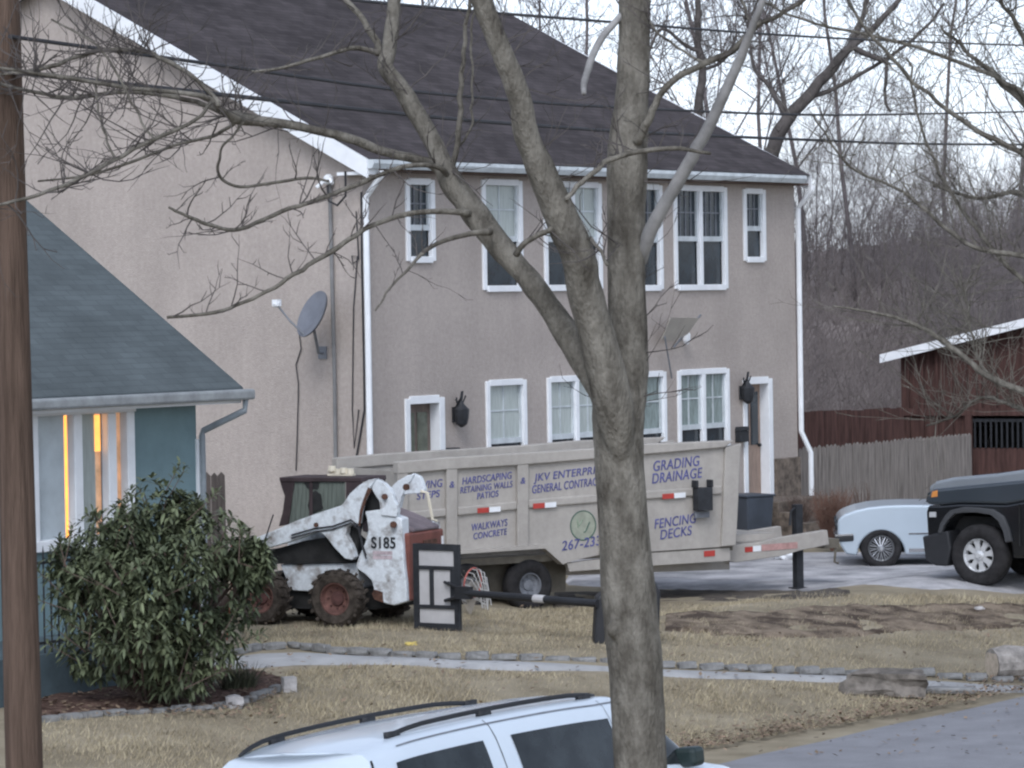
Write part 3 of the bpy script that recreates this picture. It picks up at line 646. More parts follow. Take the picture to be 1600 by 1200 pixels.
# ------------------------------------------------------------------ skid steer
p = ground(528, 978); S = Fr(p, radians(-25)); ss = thing('skid_steer', 'dirty white skid steer loader facing left with S185 lettering and red tailgate', 'skid steer', p, S.th)
K = lambda pts, y=0: [S.loc(400 + a / 4, 700 + b / 4, y) for a, b in pts]
armp = [(-60, 590), (-60, 665), (60, 630), (200, 590), (300, 555), (385, 522), (430, 548), (490, 625), (555, 692), (600, 700), (618, 680), (595, 610), (560, 545), (570, 495), (610, 470), (640, 475), (648, 400), (662, 340), (700, 265), (727, 228), (748, 190), (700, 200), (640, 235), (585, 285), (545, 345), (530, 360), (400, 402), (250, 455), (150, 500), (0, 560)]
linkp = [(733, 197), (765, 198), (800, 222), (832, 256), (852, 290), (862, 330), (880, 355), (882, 400), (874, 432), (780, 422), (768, 330), (742, 292), (722, 255)]
towerp = [(678, 397), (770, 385), (880, 430), (910, 440), (914, 560), (922, 700), (938, 850), (942, 960), (860, 985), (800, 970), (742, 920), (722, 830), (680, 790), (640, 762), (620, 742), (640, 680), (680, 590), (700, 520), (690, 440)]
bodyp = [(150, 728), (640, 718), (640, 880), (430, 900), (235, 892), (200, 870), (180, 800)]
W_ = 1.31
mb = MB(); mb.prism(K(bodyp, .2), .2, W_ - .2); mb.build('body', 'machwhite', ss, bevel=.015)
mb = MB(); mb.prism(K([(-40, 650), (90, 640), (300, 580), (430, 560), (540, 660), (640, 690), (640, 716), (180, 724), (-40, 730)], .16), .16, W_ - .16); mb.build('chassis', 'machdark', ss)
mb = MB(); mb.prism(K([(-60, 880), (940, 880), (945, 985), (700, 1010), (-60, 1000)], .28), .28, W_ - .28); mb.build('belly', 'machdark', ss)
for y0, y1 in ((.02, .14), (W_ - .14, W_ - .02)):
    mb = MB(); mb.prism(K(armp, .02), y0, y1); mb.build('lift_arm', 'machwhite', ss, bevel=.012)
    mb = MB(); mb.prism(K(linkp if y0 < .5 else [(560, 330), (610, 285), (665, 238), (738, 186), (785, 208), (800, 245), (815, 292), (808, 312), (670, 322), (640, 350), (600, 360)], .05), y0 + .03, y1 + .02 if y0 < .5 else y1 - .01); mb.build('rear_link', 'machwhite', ss, bevel=.012)
    mb = MB(); mb.prism(K(towerp if y0 < .5 else [(700, 480), (912, 490), (914, 560), (922, 700), (938, 850), (942, 960), (860, 985), (740, 920), (700, 520)], .08), (.08 if y0 < .5 else W_ - .28), (.30 if y0 < .5 else W_ - .06)); tw_ = mb.build('tower', 'machwhite', ss, bevel=.02)
# pivots, ram, rust
mb = MB()
for a, b, r in ((800, 305, .04), (935, 245, .045), (855, 480, .045), (380, 480, .03)):
    x, z = S.loc(400 + a / 4, 700 + b / 4, .01); mb = MB(); mb.lathe([(r, .0), (r, .035), (r * .5, .04)], (x, -.028 + (.04 if a > 600 else 0), z), 12); mb.build('pivot_pin', 'rustmark', ss)
a_, b_ = S.loc(547, 805, .16), S.loc(570, 862, .16)
mb = MB(); mb.prism(K([(560, 500), (600, 480), (640, 500), (630, 600), (600, 640), (575, 600)], .15), .143, .2); mb.tube([(S.loc(572, 760, .18)[0], .18, S.loc(572, 760, .18)[1]), (S.loc(553, 870, .18)[0], .18, S.loc(553, 870, .18)[1])], .045, 10); mb.build('lift_ram', 'machdark', ss)
mb = MB(); mb.prism(K([(740, 885), (790, 900), (795, 965), (740, 945), (725, 910)], .07), .066, .079); mb.build('mud_patch', 'rustmark', ss); mb = MB(); mb.prism(K([(700, 245), (722, 260), (690, 320), (665, 400), (650, 490), (640, 480), (650, 390), (675, 310)], .01), .008, .019); mb.build('grease_stain', 'rustmark', ss)
# cab
cp = [(143, 183), (640, 183), (640, 700), (170, 700), (150, 480), (176, 300)]
mb = MB()
for y in (.3, W_ - .34):
    mb.prism(K([(143, 190), (222, 206), (240, 216), (200, 480), (140, 490), (165, 400), (178, 300), (160, 250)], .3), y, y + .04)
    mb.prism(K([(560, 206), (660, 206), (660, 400), (560, 400)], .3), y, y + .04)
    mb.prism(K([(330, 206), (352, 206), (352, 500), (330, 500)], .3), y + .002, y + .03)
mb.prism(K([(146, 183), (660, 186), (665, 212), (155, 212)], .3), .29, W_ - .29); mb.build('cab', 'maroon', ss, bevel=.01)
mb = MB(); P_ = K([(222, 210), (560, 208), (560, 400), (190, 480)], .34); mb.prism(P_, .325, .332)
for k in range(14):
    t = k / 13; a = Vector(P_[0]).lerp(Vector(P_[1]), t); b = Vector(P_[3]).lerp(Vector(P_[2]), t); mb.tube([(a.x, .318, a.y), (b.x, .318, b.y)], .006, 4)
mb.build('side_mesh', 'mesh', ss)
mb = MB(); mb.prism(K([(340, 290), (370, 265), (405, 290), (420, 380), (340, 420), (325, 360)], .317), .310, .3235); mb.prism(K([(300, 215), (400, 215), (385, 260), (320, 250)], .317), .311, .3235); mb.build('seat', 'machdark', ss)
mb = MB(); mb.prism(K([(655, 300), (735, 290), (775, 330), (780, 420), (690, 440), (640, 480)], .2), .2, .26); mb.build('filler_plate', 'machdark', ss)  # dark filler plate added to close the gap between arm and link
# engine end
xr = S.loc(634, 850, .1)[0]; zt_, zb2 = S.loc(690, 826, W_ - .2)[1], S.loc(640, 940, .1)[1]
mb = MB(); mb.box(xr - .30, xr + .03, .15, W_ - .12, zb2, zt_); td = mb.build('tailgate', 'machred', ss, bevel=.03)
mb = MB(); mb.box(xr + .031, xr + .05, .55, .95, zb2 + .3, zt_ - .12); mb.build('vent', 'rustmark', td)
mb = MB(); mb.box(xr + .031, xr + .045, W_ - .2, W_ - .16, zt_ - .28, zt_ - .1); mb.build('tail_lamp', 'white', td)
zh = S.loc(625, 800, .3)[1]; mb = MB(); mb.prism([(xr - .75, zt_), (xr + .02, zt_ + .004), (xr + .02, zt_ + .05), (xr - .2, zt_ + .16), (xr - .75, zh + .08)], .3, W_ - .22); mb.build('engine_hood', 'hood', ss, bevel=.02)
x, z = S.loc(668, 770, .9); x2, z2_ = S.loc(676, 812, .9); mb = MB(); mb.tube([(x - .1, .9, z + .02), (x, .9, z), (x2, .9, z2_), (x2 + .04, .95, z2_ - .02)], .022, 6); mb.build('exhaust', 'cream', ss)
x, z = S.loc(530, 738, .8); mb = MB()
for k in range(4): mb.lathe([(.03, -.05), (.06, -.02), (.05, .05)], (x - .11 + .09 * k, .8 + .02 * (k % 2), z + R(-.03, .05)), 8, 'z')
mb.box(x - .16, x + .22, .76, .86, S.loc(530, 746, .8)[1] - .01, z - .02); mb.build('work_light', 'cream', ss)
for px in (411, 529):
    for near in (1, 0):
        y = .06 if near else W_ - .06
        x, z = S.loc(px, 938, -.06); r = .375; wheel(ss, (x, y - (.12 if near else -.1), r), r, .27, 'mudrubber', 'rust', .60, 'dish', -1 if near else 1, 18)
mb = MB()
for off in (0, 5): mb.tube([(S.loc(a, b + off, .0)[0], .005, S.loc(a, b + off, .0)[1]) for a, b in ((455, 836), (490, 826), (520, 822), (548, 812), (560, 822), (566, 850), (572, 868))], .011, 5)
mb.build('hydraulic_hose', 'cable', ss)
x = S.loc(425, 805, -.01)[0]; mb = MB(); mb.tube([(S.loc(412, 850, 0)[0], 0, S.loc(412, 850, 0)[1]), (S.loc(427, 804, 0)[0], 0, S.loc(427, 804, 0)[1])], .010, 5); mb.build('aerial', 'iron', ss)
mb = MB(); ax_ = S.loc(340, 960, 0)[0]; mb.prism([(ax_, .05), (ax_ + .05, .03), (ax_ + .42, .12), (ax_ + .42, .6), (ax_ + .3, .62), (ax_ + .2, .2)], -.05, W_ + .05); mb.build('bucket', 'machdark', ss)
x, z = S.loc(599, 848, .075); text('lettering', 'S185', 'iron', ss, x, z, .155, .072, 0, .0, .36, 1.05, bold=.02)
for zz, h in ((864, .05), (871, .05)):
    x, z = S.loc(598, zz, .075); mb = MB(); mb.box(x - .15, x + .14, .0765, .079, z - h / 2, z + h / 2); mb.build('faded_decal', mat('faded_decal', (.46, .38, .40), .7, .25, 14), ss)

# ------------------------------------------------------------------ dump trailer
P0 = at(830, 700, 51.0); TR = Fr(P0, radians(30)); tr = thing('dump_trailer', 'long tan dump trailer with navy lettering parked in front of the house', 'trailer', (P0.x, P0.y, -.17), TR.th)
tl = lambda a, b, y=0: (TR.loc(a, b, y)[0], TR.loc(a, b, y)[1] + .17)
tp = lambda pts, y=0: [tl(a, b, y) for a, b in pts]
TW = 1.9
side = [(626, 733), (700, 726), (930, 709), (1010, 702), (1136, 697), (1158, 693), (1150, 853), (1014, 862), (937, 867), (904, 874), (884, 880), (854, 853), (722, 862), (626, 868)]
for y0 in (0, TW - .05): mb = MB(); mb.prism(tp(side), y0, y0 + .05); mb.build('side_panel', 'tan', tr)
a, b = tl(1140, 697), tl(1140, 853); fx = tl(1152, 800)[0]; bx = tl(627, 800)[0]
mb = MB(); mb.box(fx - .06, fx - .01, .052, TW - .052, b[1], a[1]); mb.build('end_panel', 'tan', tr); mb = MB(); mb.box(bx, bx + .05, .052, TW - .052, tl(635, 868)[1], tl(635, 736)[1]); mb.build('end_panel', 'tan', tr)
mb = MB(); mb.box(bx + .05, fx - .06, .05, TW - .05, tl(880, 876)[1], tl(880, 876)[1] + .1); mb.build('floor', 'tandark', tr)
mb = MB()
for y0, y1 in ((-.07, .09), (TW - .09, TW + .07)): mb = MB(); mb.prism(tp([(622, 722), (700, 715), (930, 701), (1005, 694), (1148, 688), (1133, 699), (1007, 710), (930, 717), (808, 727), (698, 734), (622, 741)], -.07), y0, y1); mb.build('top_rail', 'tan', tr, bevel=.015)
for (xa, xb, t0, b0) in ((698, 715, 733, 862), (809, 826, 726, 854), (938, 956, 716, 866), (622, 638, 739, 866)):
    mb = MB(); mb.prism(tp([(xa, t0), (xb, t0 - 1), (xb, b0 - 1), (xa, b0)], -.06), -.06, 0); mb.build('rib', 'tan', tr, bevel=.01)
mb = MB(); mb.prism(tp([(1134, 699), (1157, 694), (1150, 852), (1128, 854)], -.05), -.05, 0); mb.build('corner_post', 'tan', tr, bevel=.01)
for xa, xb, ya, yb in ((638.5, 697.5, 800, 794), (715.5, 808.5, 793, 783), (826.5, 937.5, 781, 772), (956.5, 1128, 771, 759)):
    mb = MB(); mb.prism(tp([(xa, ya), (xb, yb), (xb, yb + 13), (xa, ya + 13)], -.045), -.045, 0); mb.build('mid_rail', 'tan', tr, bevel=.02)
mb = MB(); mb.prism(tp([(886, 880), (1014, 864), (1140, 856), (1141, 876), (1014, 884), (890, 893)], .02), .02, .10); mb.prism(tp([(626, 870), (722, 865), (850, 857), (850, 872), (626, 885)], .3), .3, .4); mb.prism(tp([(860, 880), (1140, 870), (1140, 890), (860, 900)], .5), .5, .6); mb.build('frame', 'tan', tr)
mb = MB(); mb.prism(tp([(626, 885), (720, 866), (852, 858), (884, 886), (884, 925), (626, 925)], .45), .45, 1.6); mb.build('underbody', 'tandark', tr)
mb = MB(); mb.prism(tp([(715, 861), (854, 851), (886, 879), (880, 882), (852, 857), (715, 866)], -.16), -.16, -.001); mb.build('fender', 'tan', tr)
# front beam / tongue
mb = MB(); mb.prism(tp([(1138, 853), (1185, 848), (1225, 839), (1293, 828), (1296, 851), (1252, 860), (1221, 869), (1150, 879), (1140, 877)], .35), .35, .47)
mb.prism(tp([(1138, 853), (1185, 848), (1225, 839), (1293, 828), (1296, 851), (1252, 860), (1221, 869), (1150, 879), (1140, 877)], .35), 1.6, 1.72); mb.build('tongue', 'tan', tr, bevel=.012)
mb = MB(); x, z = tl(1145, 846, .3); x2, z2_ = tl(1222, 836, .3); mb.box(x, x2, .48, 1.58, z - .02, z + .08); mb.build('tongue_deck', 'tan', tr)
jx, jz = tl(1247, 848, .7); mb = MB(); jx = tl(1247, 848, .55)[0]; mb.box(jx - .06, jx + .06, .5, .62, 0.04, tl(1247, 790, .3)[1]); mb.box(jx - .11, jx + .11, .45, .67, .015, .04); mb.tube([(jx, .56, tl(1247, 793, .3)[1]), (jx - .16, .5, tl(1247, 800, .3)[1]), (jx - .18, .5, tl(1247, 822, .3)[1])], .02, 6); mb.build('jack', 'iron', tr)
hx, hz_ = tl(1291, 845, .9); mb = MB(); mb.box(hx - .34, hx - .06, .471, 1.3, hz_ - .08, hz_ + .06); mb.tube([(hx - .1, .5, hz_), (hx - .13, .5, hz_ - .3), (hx - .05, .52, hz_ - .32)], .02, 6); mb.build('coupler', 'tandark', tr)
def refl(px0, px1, y0, y1, m_, y=-.048, nm='reflector'):
    mb = MB(); s = -.075 * (px1 - px0); mb.prism(tp([(px0, y0), (px1, y0 + s), (px1, y1 + s), (px0, y1)], y), y - .004, y + .002); mb.build(nm, m_, tr)
for a, c_ in ((746, 794), (833, 787), (1035, 772)):
    refl(a, a + 18, c_, c_ + 8, 'red'); refl(a + 18.5, a + 36, c_ - 1.5, c_ + 6.5, 'white')
refl(1100, 1117, 861, 870, 'red', .015); refl(1164, 1176, 855, 863, 'red', .345); refl(1176.5, 1189, 853, 862, 'white', .345); refl(1190, 1246, 851, 861, 'fadered', .345)
x, z = tl(1091, 778); mb = MB(); mb.box(x - .13, x + .13, -.2, -.047, z - .18, z + .16)
for s in (-1, 1): mb.box(x + s * .13 - .02, x + s * .13 + .02, -.19, -.05, z + .16, z + .27)
mb.build('tool_rack', 'iron', tr, bevel=.01)
x, z = tl(1092, 798); mb = MB(); mb.box(x - .12, x + .12, -.1, -.047, z - .1, z - .005); mb.build('rack_bracket', 'grey', tr)
for px in (732, 830):
    for near in (1, 0):
        x, z = tl(px, 915, 0); wheel(tr, (x, .12 if near else TW - .12, .375), .375, .24, 'rubber', 'grey', .5, 'dish', -1 if near else 1)
TX = [('HARDSCAPING', 761, 747, 78, 11), ('RETAINING WALLS', 760, 761, 82, 10), ('PATIOS', 762, 773, 34, 10), ('WALKWAYS', 765, 820, 56, 11), ('CONCRETE', 766, 834, 53, 10),
      ('JKV ENTERPRISES', 893, 741, 122, 16), ('GENERAL CONTRACTOR', 893, 757, 126, 13), ('267-233-9000', 930, 847, 104, 15), ('GRADING', 1057, 724, 75, 16), ('DRAINAGE', 1058, 743, 82, 16), ('FENCING', 1055, 814, 68, 15), ('DECKS', 1056, 832, 52, 15),
      ('PAVING', 668, 757, 46, 12), ('STEPS', 669, 773, 36, 11)]
for s, px, py, wpx, hpx in TX:
    k = 109 if px < 900 else 106
    x, z = tl(px, py); sl_ = -.066 if py < 770 else -.078; s = s.replace('267-233-9000', '267-233')
    if s == '267-233': x, z = tl(908, 848.5); wpx = 62
    text('lettering', s, 'navy', tr, x, z, hpx / k, -.005, -sl_ / .866 * .9, .22, wpx / k / .87, bold=.006, space=1.06)
for px, py in ((706, 757), (817, 751)):
    x, z = tl(px, py, -.06); text('rib_mark', '&', 'navy', tr, x, z, .09, -.065, 0, .2)
x, z = tl(911, 821); mb = MB(); n = 32; r0, r1 = .22, .205
vs = [(x + r * cos(2 * pi * j / n), y, z + r * sin(2 * pi * j / n)) for y in (-.008, 0) for r in (r0, r1) for j in range(n)]
mb.add(vs, [(k_ + j, k_ + (j + 1) % n, k2 + (j + 1) % n, k2 + j) for k_, k2 in ((0, n), (0, 2 * n), (n, 3 * n), (2 * n, 3 * n)) for j in range(n)]); lg = mb.build('round_logo', 'logodark', tr)
mb = MB(); mb.lathe([(r1 - .002, -.004), (r1 - .002, 0)], (x, 0, z), 32); mb.build('logo_disc', mat('logo_disc', (.30, .32, .255), .6, .15, 9), lg)
text('logo_script', 'V', 'logo', lg, x - .05, z + .03, .13, -.006, 0, .3); text('logo_script', 'J', 'logodark', lg, x + .06, z - .03, .15, -.007, 0, .5)

# ------------------------------------------------------------------ toppled basketball hoop
p = ground(683, 985); BB = Fr(p, radians(-33)); hoop = thing('basketball_hoop', 'portable basketball hoop lying on its side with black framed backboard', 'basketball hoop', p, BB.th)
bl = lambda a, b, y=0: BB.loc(a, b, y)
x0, z0 = bl(648, 984); x1, z1 = bl(718, 851); z0 = .01
mb = MB(); fw = .085
for b_ in ((x0, x0 + fw, z0, z1), (x1 - fw, x1, z0, z1), (x0 + fw, x1 - fw, z1 - fw, z1), (x0 + fw, x1 - fw, z0, z0 + fw)): mb.box(b_[0], b_[1], -.02, .03, b_[2], b_[3])
za_, zb_2 = bl(680, 887)[1], bl(680, 948)[1]; xm_ = bl(675, 900)[0]; xe = bl(704, 900)[0]
mb.box(x0 + fw, x1 - fw, -.024, .0, za_ - .025, za_ + .025); mb.box(x0 + fw, x1 - fw, -.024, .0, zb_2 - .025, zb_2 + .025); mb.box(xm_ - .03, xm_ + .03, -.023, 0, zb_2, za_); mb.box(xe, x1 - fw, -.018, 0, zb_2, za_)
mb.build('backboard_frame', 'iron', hoop, bevel=.006)
mb = MB(); mb.box(x0 + fw, x1 - fw, .004, .016, z0 + fw, z1 - fw); mb.build('backboard', 'board', hoop)
q0 = BB.inv(at(700, 926, BB.w(*[bl(700, 926)[0], -.08, 0]).y)); e_ = ground(942, 1005)
pe = BB.inv(Vector((e_.x, e_.y, 0))); pe.z = .42
s0 = Vector((bl(698, 925, -.1)[0], -.1, bl(698, 925, -.1)[1])); s1 = Vector((*[bl(722, 926, -.16)[0]], -.16, bl(722, 926, -.16)[1]))
# pole runs to the base, fitted at the depth of the base
gb_ = ground(945, 1008); pd = at(934, 943, gb_.y + .1); s2 = BB.inv(pd)
mb = MB(); mb.tube([s1, s1.lerp(s2, .5), s2], [.045, .048, .05], 10); mb.build('pole', 'plastic', hoop)
mb = MB()
for d in (-.12, .12): mb.tube([s0 + Vector((-.08, .07, d)), s1 + Vector((.02, 0, d * .3))], .022, 6); mb.tube([s0 + Vector((-.02, .07, -d)), s0 + Vector((.3, -.05, d * .4))], .018, 6)
mb.box(s1.x - .08, s1.x + .14, s1.y - .05, s1.y + .05, s1.z - .08, s1.z + .08); mb.build('bracket', 'plastic', hoop)
mb = MB(); lbl = s1.lerp(s2, .58); dl = (s2 - s1).normalized(); mb.tube([lbl - dl * .09, lbl + dl * .09], .052, 10); mb.build('pole_sticker', 'board', hoop)
rc = Vector((bl(738, 902, .05)[0], .1, bl(738, 912, .05)[1])); mb = MB(); mb.tube([rc + Vector((.02 * sin(t), .2 * cos(t), .2 * sin(t))) + Vector((-.03, 0, 0)) for t in [2 * pi * k / 24 for k in range(25)]], .012, 6); mb.build('rim', mat('hoop_orange', (.38, .10, .08), .6), hoop)
mb = MB()
for k in range(14):
    t = 2 * pi * k / 14; a = rc + Vector((-.03, .2 * cos(t), .2 * sin(t))); mb.tube([a, a + Vector((.10, 0, -.02)), rc + Vector((.16, .1 * cos(t + .4), .13 * sin(t + .4) - .14)), rc + Vector((.17 + R(-.04, .04), .1 * cos(t), -.30 + R(-.06, .08)))], .006, 4)
mb.build('net', 'net', hoop)
mb = MB(); c_ = BB.inv(Vector((gb_.x, gb_.y, 0)))
bs = Fr(gb_, radians(4)); cc = []
hb = [bs.loc(929, 1011), bs.loc(933, 935), bs.loc(946, 925), bs.loc(1024, 908), bs.loc(1033, 925), bs.loc(1031, 985), bs.loc(985, 1006)]
mb.prism(hb, .05, .42); mb.v = [tuple(BB.inv(bs.w(*v))) for v in mb.v]; mb.build('base', 'plastic', hoop, bevel=.03)

# ------------------------------------------------------------------ black pickup (front end in frame, rest to the right)
p = ground(1527, 917); PK = Fr(p, TH - pi / 2); pk = thing('pickup_truck', 'black pickup truck with chrome wheels facing left at right edge', 'pickup', (p.x, p.y, p.z), PK.th)
pl = lambda a, b, y=0: (PK.loc(a, b, y)[0], PK.loc(a, b, y)[1] - p.z)
pp = lambda pts, y=0: [pl(a, b, y) for a, b in pts]
wx, wz = pl(1527, 869); wr = .463
hood_r = pl(1600, 733); PW = 1.95; wb = 3.75
def arch(cx, r, z0, n=10, flat=.92):
    return [(cx + r * cos(pi * k / n), z0 + max(0, r * sin(pi * k / n)) * flat) for k in range(n + 1)]
sill = .50
wellP = pp([(1582, 872), (1579, 850), (1570, 824), (1556, 807), (1530, 801), (1496, 802), (1481, 815), (1473, 832), (1472, 880)])
bodyP = pp([(1448, 836), (1446, 800), (1449, 790), (1470, 790), (1500, 787.5), (1572, 789), (1600, 784)]) + [(1.9, 1.0), (5.0, 1.0), (5.02, .75), (4.9, .62)] + arch(wx + wb, .56, sill, 10) + wellP + pp([(1452, 878)])
mb = MB(); mb.prism(bodyP, .02, PW - .02); mb.build('body', 'car_black', pk, bevel=.03, seg=2)
M['car_grey'] = mat('sheen_grey_paint', (.036, .045, .055), .28, .1, 1, coat=.9)  # dark grey paint with the sky's reflection mixed into the tone
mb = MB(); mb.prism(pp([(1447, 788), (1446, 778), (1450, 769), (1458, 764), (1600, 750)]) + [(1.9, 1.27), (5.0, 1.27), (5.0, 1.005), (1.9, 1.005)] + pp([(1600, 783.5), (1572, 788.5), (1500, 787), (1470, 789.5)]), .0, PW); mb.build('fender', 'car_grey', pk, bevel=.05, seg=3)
hz0 = pl(1449, 768)[1]
mb = MB(); mb.prism(pp([(1451, 768), (1453, 759), (1463, 752), (1490, 746), (1560, 740), (1600, 734)], .1) + [(hood_r[0] + .3, hood_r[1] + .02), (hood_r[0] + .3, 1.15)], .08, PW - .08); mb.build('hood', mat('sky_sheen_hood', (.19, .21, .23), .38, .1, 1, coat=1), pk, bevel=.05, seg=3)  # hood lightened to paint the sky's silvery reflection into its colour
mb = MB(); mb.prism([(1.45, 1.2), (2.0, 1.86), (2.2, 1.92), (3.5, 1.92), (3.72, 1.25)], .14, PW - .14); cabo = mb.build('cab', 'car_black', pk, bevel=.06)
for y0, y1 in ((.125, .138), (PW - .138, PW - .125)):
    mb = MB(); mb.prism([(1.6, 1.28), (2.1, 1.80), (2.65, 1.80), (2.65, 1.28)], y0, y1); mb.prism([(2.72, 1.28), (2.72, 1.80), (3.42, 1.80), (3.58, 1.28)], y0, y1); mb.build('side_window', 'carglass', cabo)
mb = MB(); mb.prism([(1.42, 1.22), (1.96, 1.87), (1.94, 1.88), (1.39, 1.23)], .25, PW - .25); mb.build('windshield', 'carglass', cabo)
fr = pp([(1582, 846), (1577, 826), (1569, 807), (1553, 796), (1530, 793), (1507, 792), (1486, 797), (1477, 806), (1470, 818), (1466, 832)]); fi = pp([(1572, 848), (1568, 830), (1561, 815), (1549, 804.5), (1528, 801), (1506, 801), (1492, 803), (1483, 812), (1476, 822), (1472, 834)])
for y0, y1 in ((-.03, .06), (PW - .06, PW + .03)):
    mb = MB(); mb.prism(fr + fi[::-1], y0, y1); mb.build('fender_flare', mat('flare_grey', (.05, .052, .056), .6), pk, bevel=.012)
mb = MB(); mb.box(wx - .62, wx + .62, .36, PW - .36, .5, 1.02); mb.build('wheel_well', 'machdark', pk)
mb = MB(); mb.prism(pp([(1441, 838), (1482, 829), (1486, 858), (1480, 885), (1462, 884), (1446, 876)]), -.01, PW + .01); mb.build('bumper', 'plastic', pk, bevel=.03)
mb = MB(); x, z = pl(1448, 800); mb.box(x - .03, x + .04, .35, PW - .35, z - .22, z + .16); mb.build('grille', 'chrome', pk, bevel=.02)
for y in (.0, PW - .22):
    mb = MB(); mb.prism(pp([(1446, 785), (1449, 770), (1466, 766), (1466, 778)]), y + .005, y + .215); hl = mb.build('headlight', 'carglass', pk, bevel=.01)
    mb = MB(); mb.prism(pp([(1455, 777), (1457, 768), (1465, 766), (1465, 776)]), (y - .004 if y < .5 else y + .216), (y + .004 if y < .5 else y + .224)); mb.build('turn_signal', 'amber', hl)
for x in (wx, wx + wb):
    for near in (1, 0): wheel(pk, (x, .15 if near else PW - .15, wr), wr, .29, 'rubber', 'brightalloy', .56, 'spoke', -1 if near else 1)
mb = MB(); xs1 = pl(1592, 800)[0]; mb.box(xs1, xs1 + .012, -.004, .02, .62, 1.24); mb.box(xs1 + 1.15, xs1 + 1.162, -.004, .02, .62, 1.24); mb.build('door_seam', 'machdark', pk)
mb = MB(); mb.box(xs1 + .95, xs1 + 1.12, -.03, 0, 1.08, 1.12); mb.build('door_handle', 'chrome', pk)
mb = MB(); mb.prism(pp([(1452, 800), (1462, 800), (1462, 808), (1452, 808)]), .0, .021); mb.build('fog_lamp', 'brightalloy', pk)
mb = MB(); mb.box(wx - .5, wx + wb + .5, .33, PW - .33, .45, .60); mb.build('chassis', 'machdark', pk)
mb = MB(); x, z = pl(1600, 792, -.1); mb.box(x + .5, x + .62, -.2, .06, 1.22, 1.45); mb.build('mirror', 'plastic', pk, bevel=.02)
# ------------------------------------------------------------------ silver sedan
p = ground(1377, 889); SD = Fr(p, radians(-4)); se = thing('sedan', 'silver classic sedan with wire wheels parked behind the black pickup', 'car', p, SD.th)
sl2 = lambda a, b, y=0: (SD.loc(a, b, y)[0], SD.loc(a, b, y)[1] - p.z)
sp = lambda pts, y=0: [sl2(a, b, y) for a, b in pts]
wx, _ = sl2(1377, 855); wr = .335; SW = 1.72; wb = 2.85
bodyP = sp([(1312, 850), (1309, 830), (1309, 814), (1313, 808), (1321, 803), (1338, 797), (1358, 792.5), (1384, 790), (1412, 789), (1446, 789)]) + [(1.6, 1.0), (3.6, .98), (4.35, .9), (4.45, .55)] + [(4.2, .26)] + arch(wx + wb, .38, .24, 10) + arch(wx, .385, .23, 14, 1.02) + sp([(1336, 868), (1322, 866)])
mb = MB(); mb.prism(bodyP, .0, SW); mb.build('body', 'car_silver', se, bevel=.055, seg=4, angle=20)
mb = MB(); mb.prism([(1.15, .97), (1.85, 1.32), (2.1, 1.36), (3.0, 1.35), (3.7, .96)], .12, SW - .12); cabo = mb.build('cabin', 'car_silver', se, bevel=.06)
for y in (.105, SW - .118): mb = MB(); mb.prism([(1.4, 1.0), (1.95, 1.29), (2.9, 1.29), (3.35, 1.0)], y, y + .013); mb.build('side_window', 'carglass', cabo)
mb = MB(); mb.prism(sp([(1306, 838), (1334, 836), (1334, 845), (1306, 847)]), -.03, SW + .03); mb.build('bumper', 'plastic', se, bevel=.02)
mb = MB(); mb.prism(sp([(1305, 835), (1333, 833.5), (1333, 836.5), (1305, 838)]), -.035, SW + .035); mb.build('bumper_trim', 'chrome', se)
mb = MB(); mb.box(wx + .45, wx + wb - .45, -.012, .0, .56, .585); mb.box(wx + .45, wx + wb - .45, -.008, .0, .27, .33); mb.build('side_strip', 'chrome', se)
mb = MB(); x, z = sl2(1309, 822); 
for y in (.25, .5, SW - .5, SW - .25): mb.lathe([(.08, -.03), (.085, .0), (.085, .05)], (x, y, z), 14, 'x')
mb.build('headlamps', 'carglass', se)
for x in (wx, wx + wb):
    for near in (1, 0): wheel(se, (x, .10 if near else SW - .10, wr), wr, .21, 'rubber', 'alloy', .66, 'wire', -1 if near else 1)
mb = MB(); mb.box(wx - .3, wx + wb + .3, .25, SW - .25, .25, .5); mb.build('chassis', 'machdark', se)

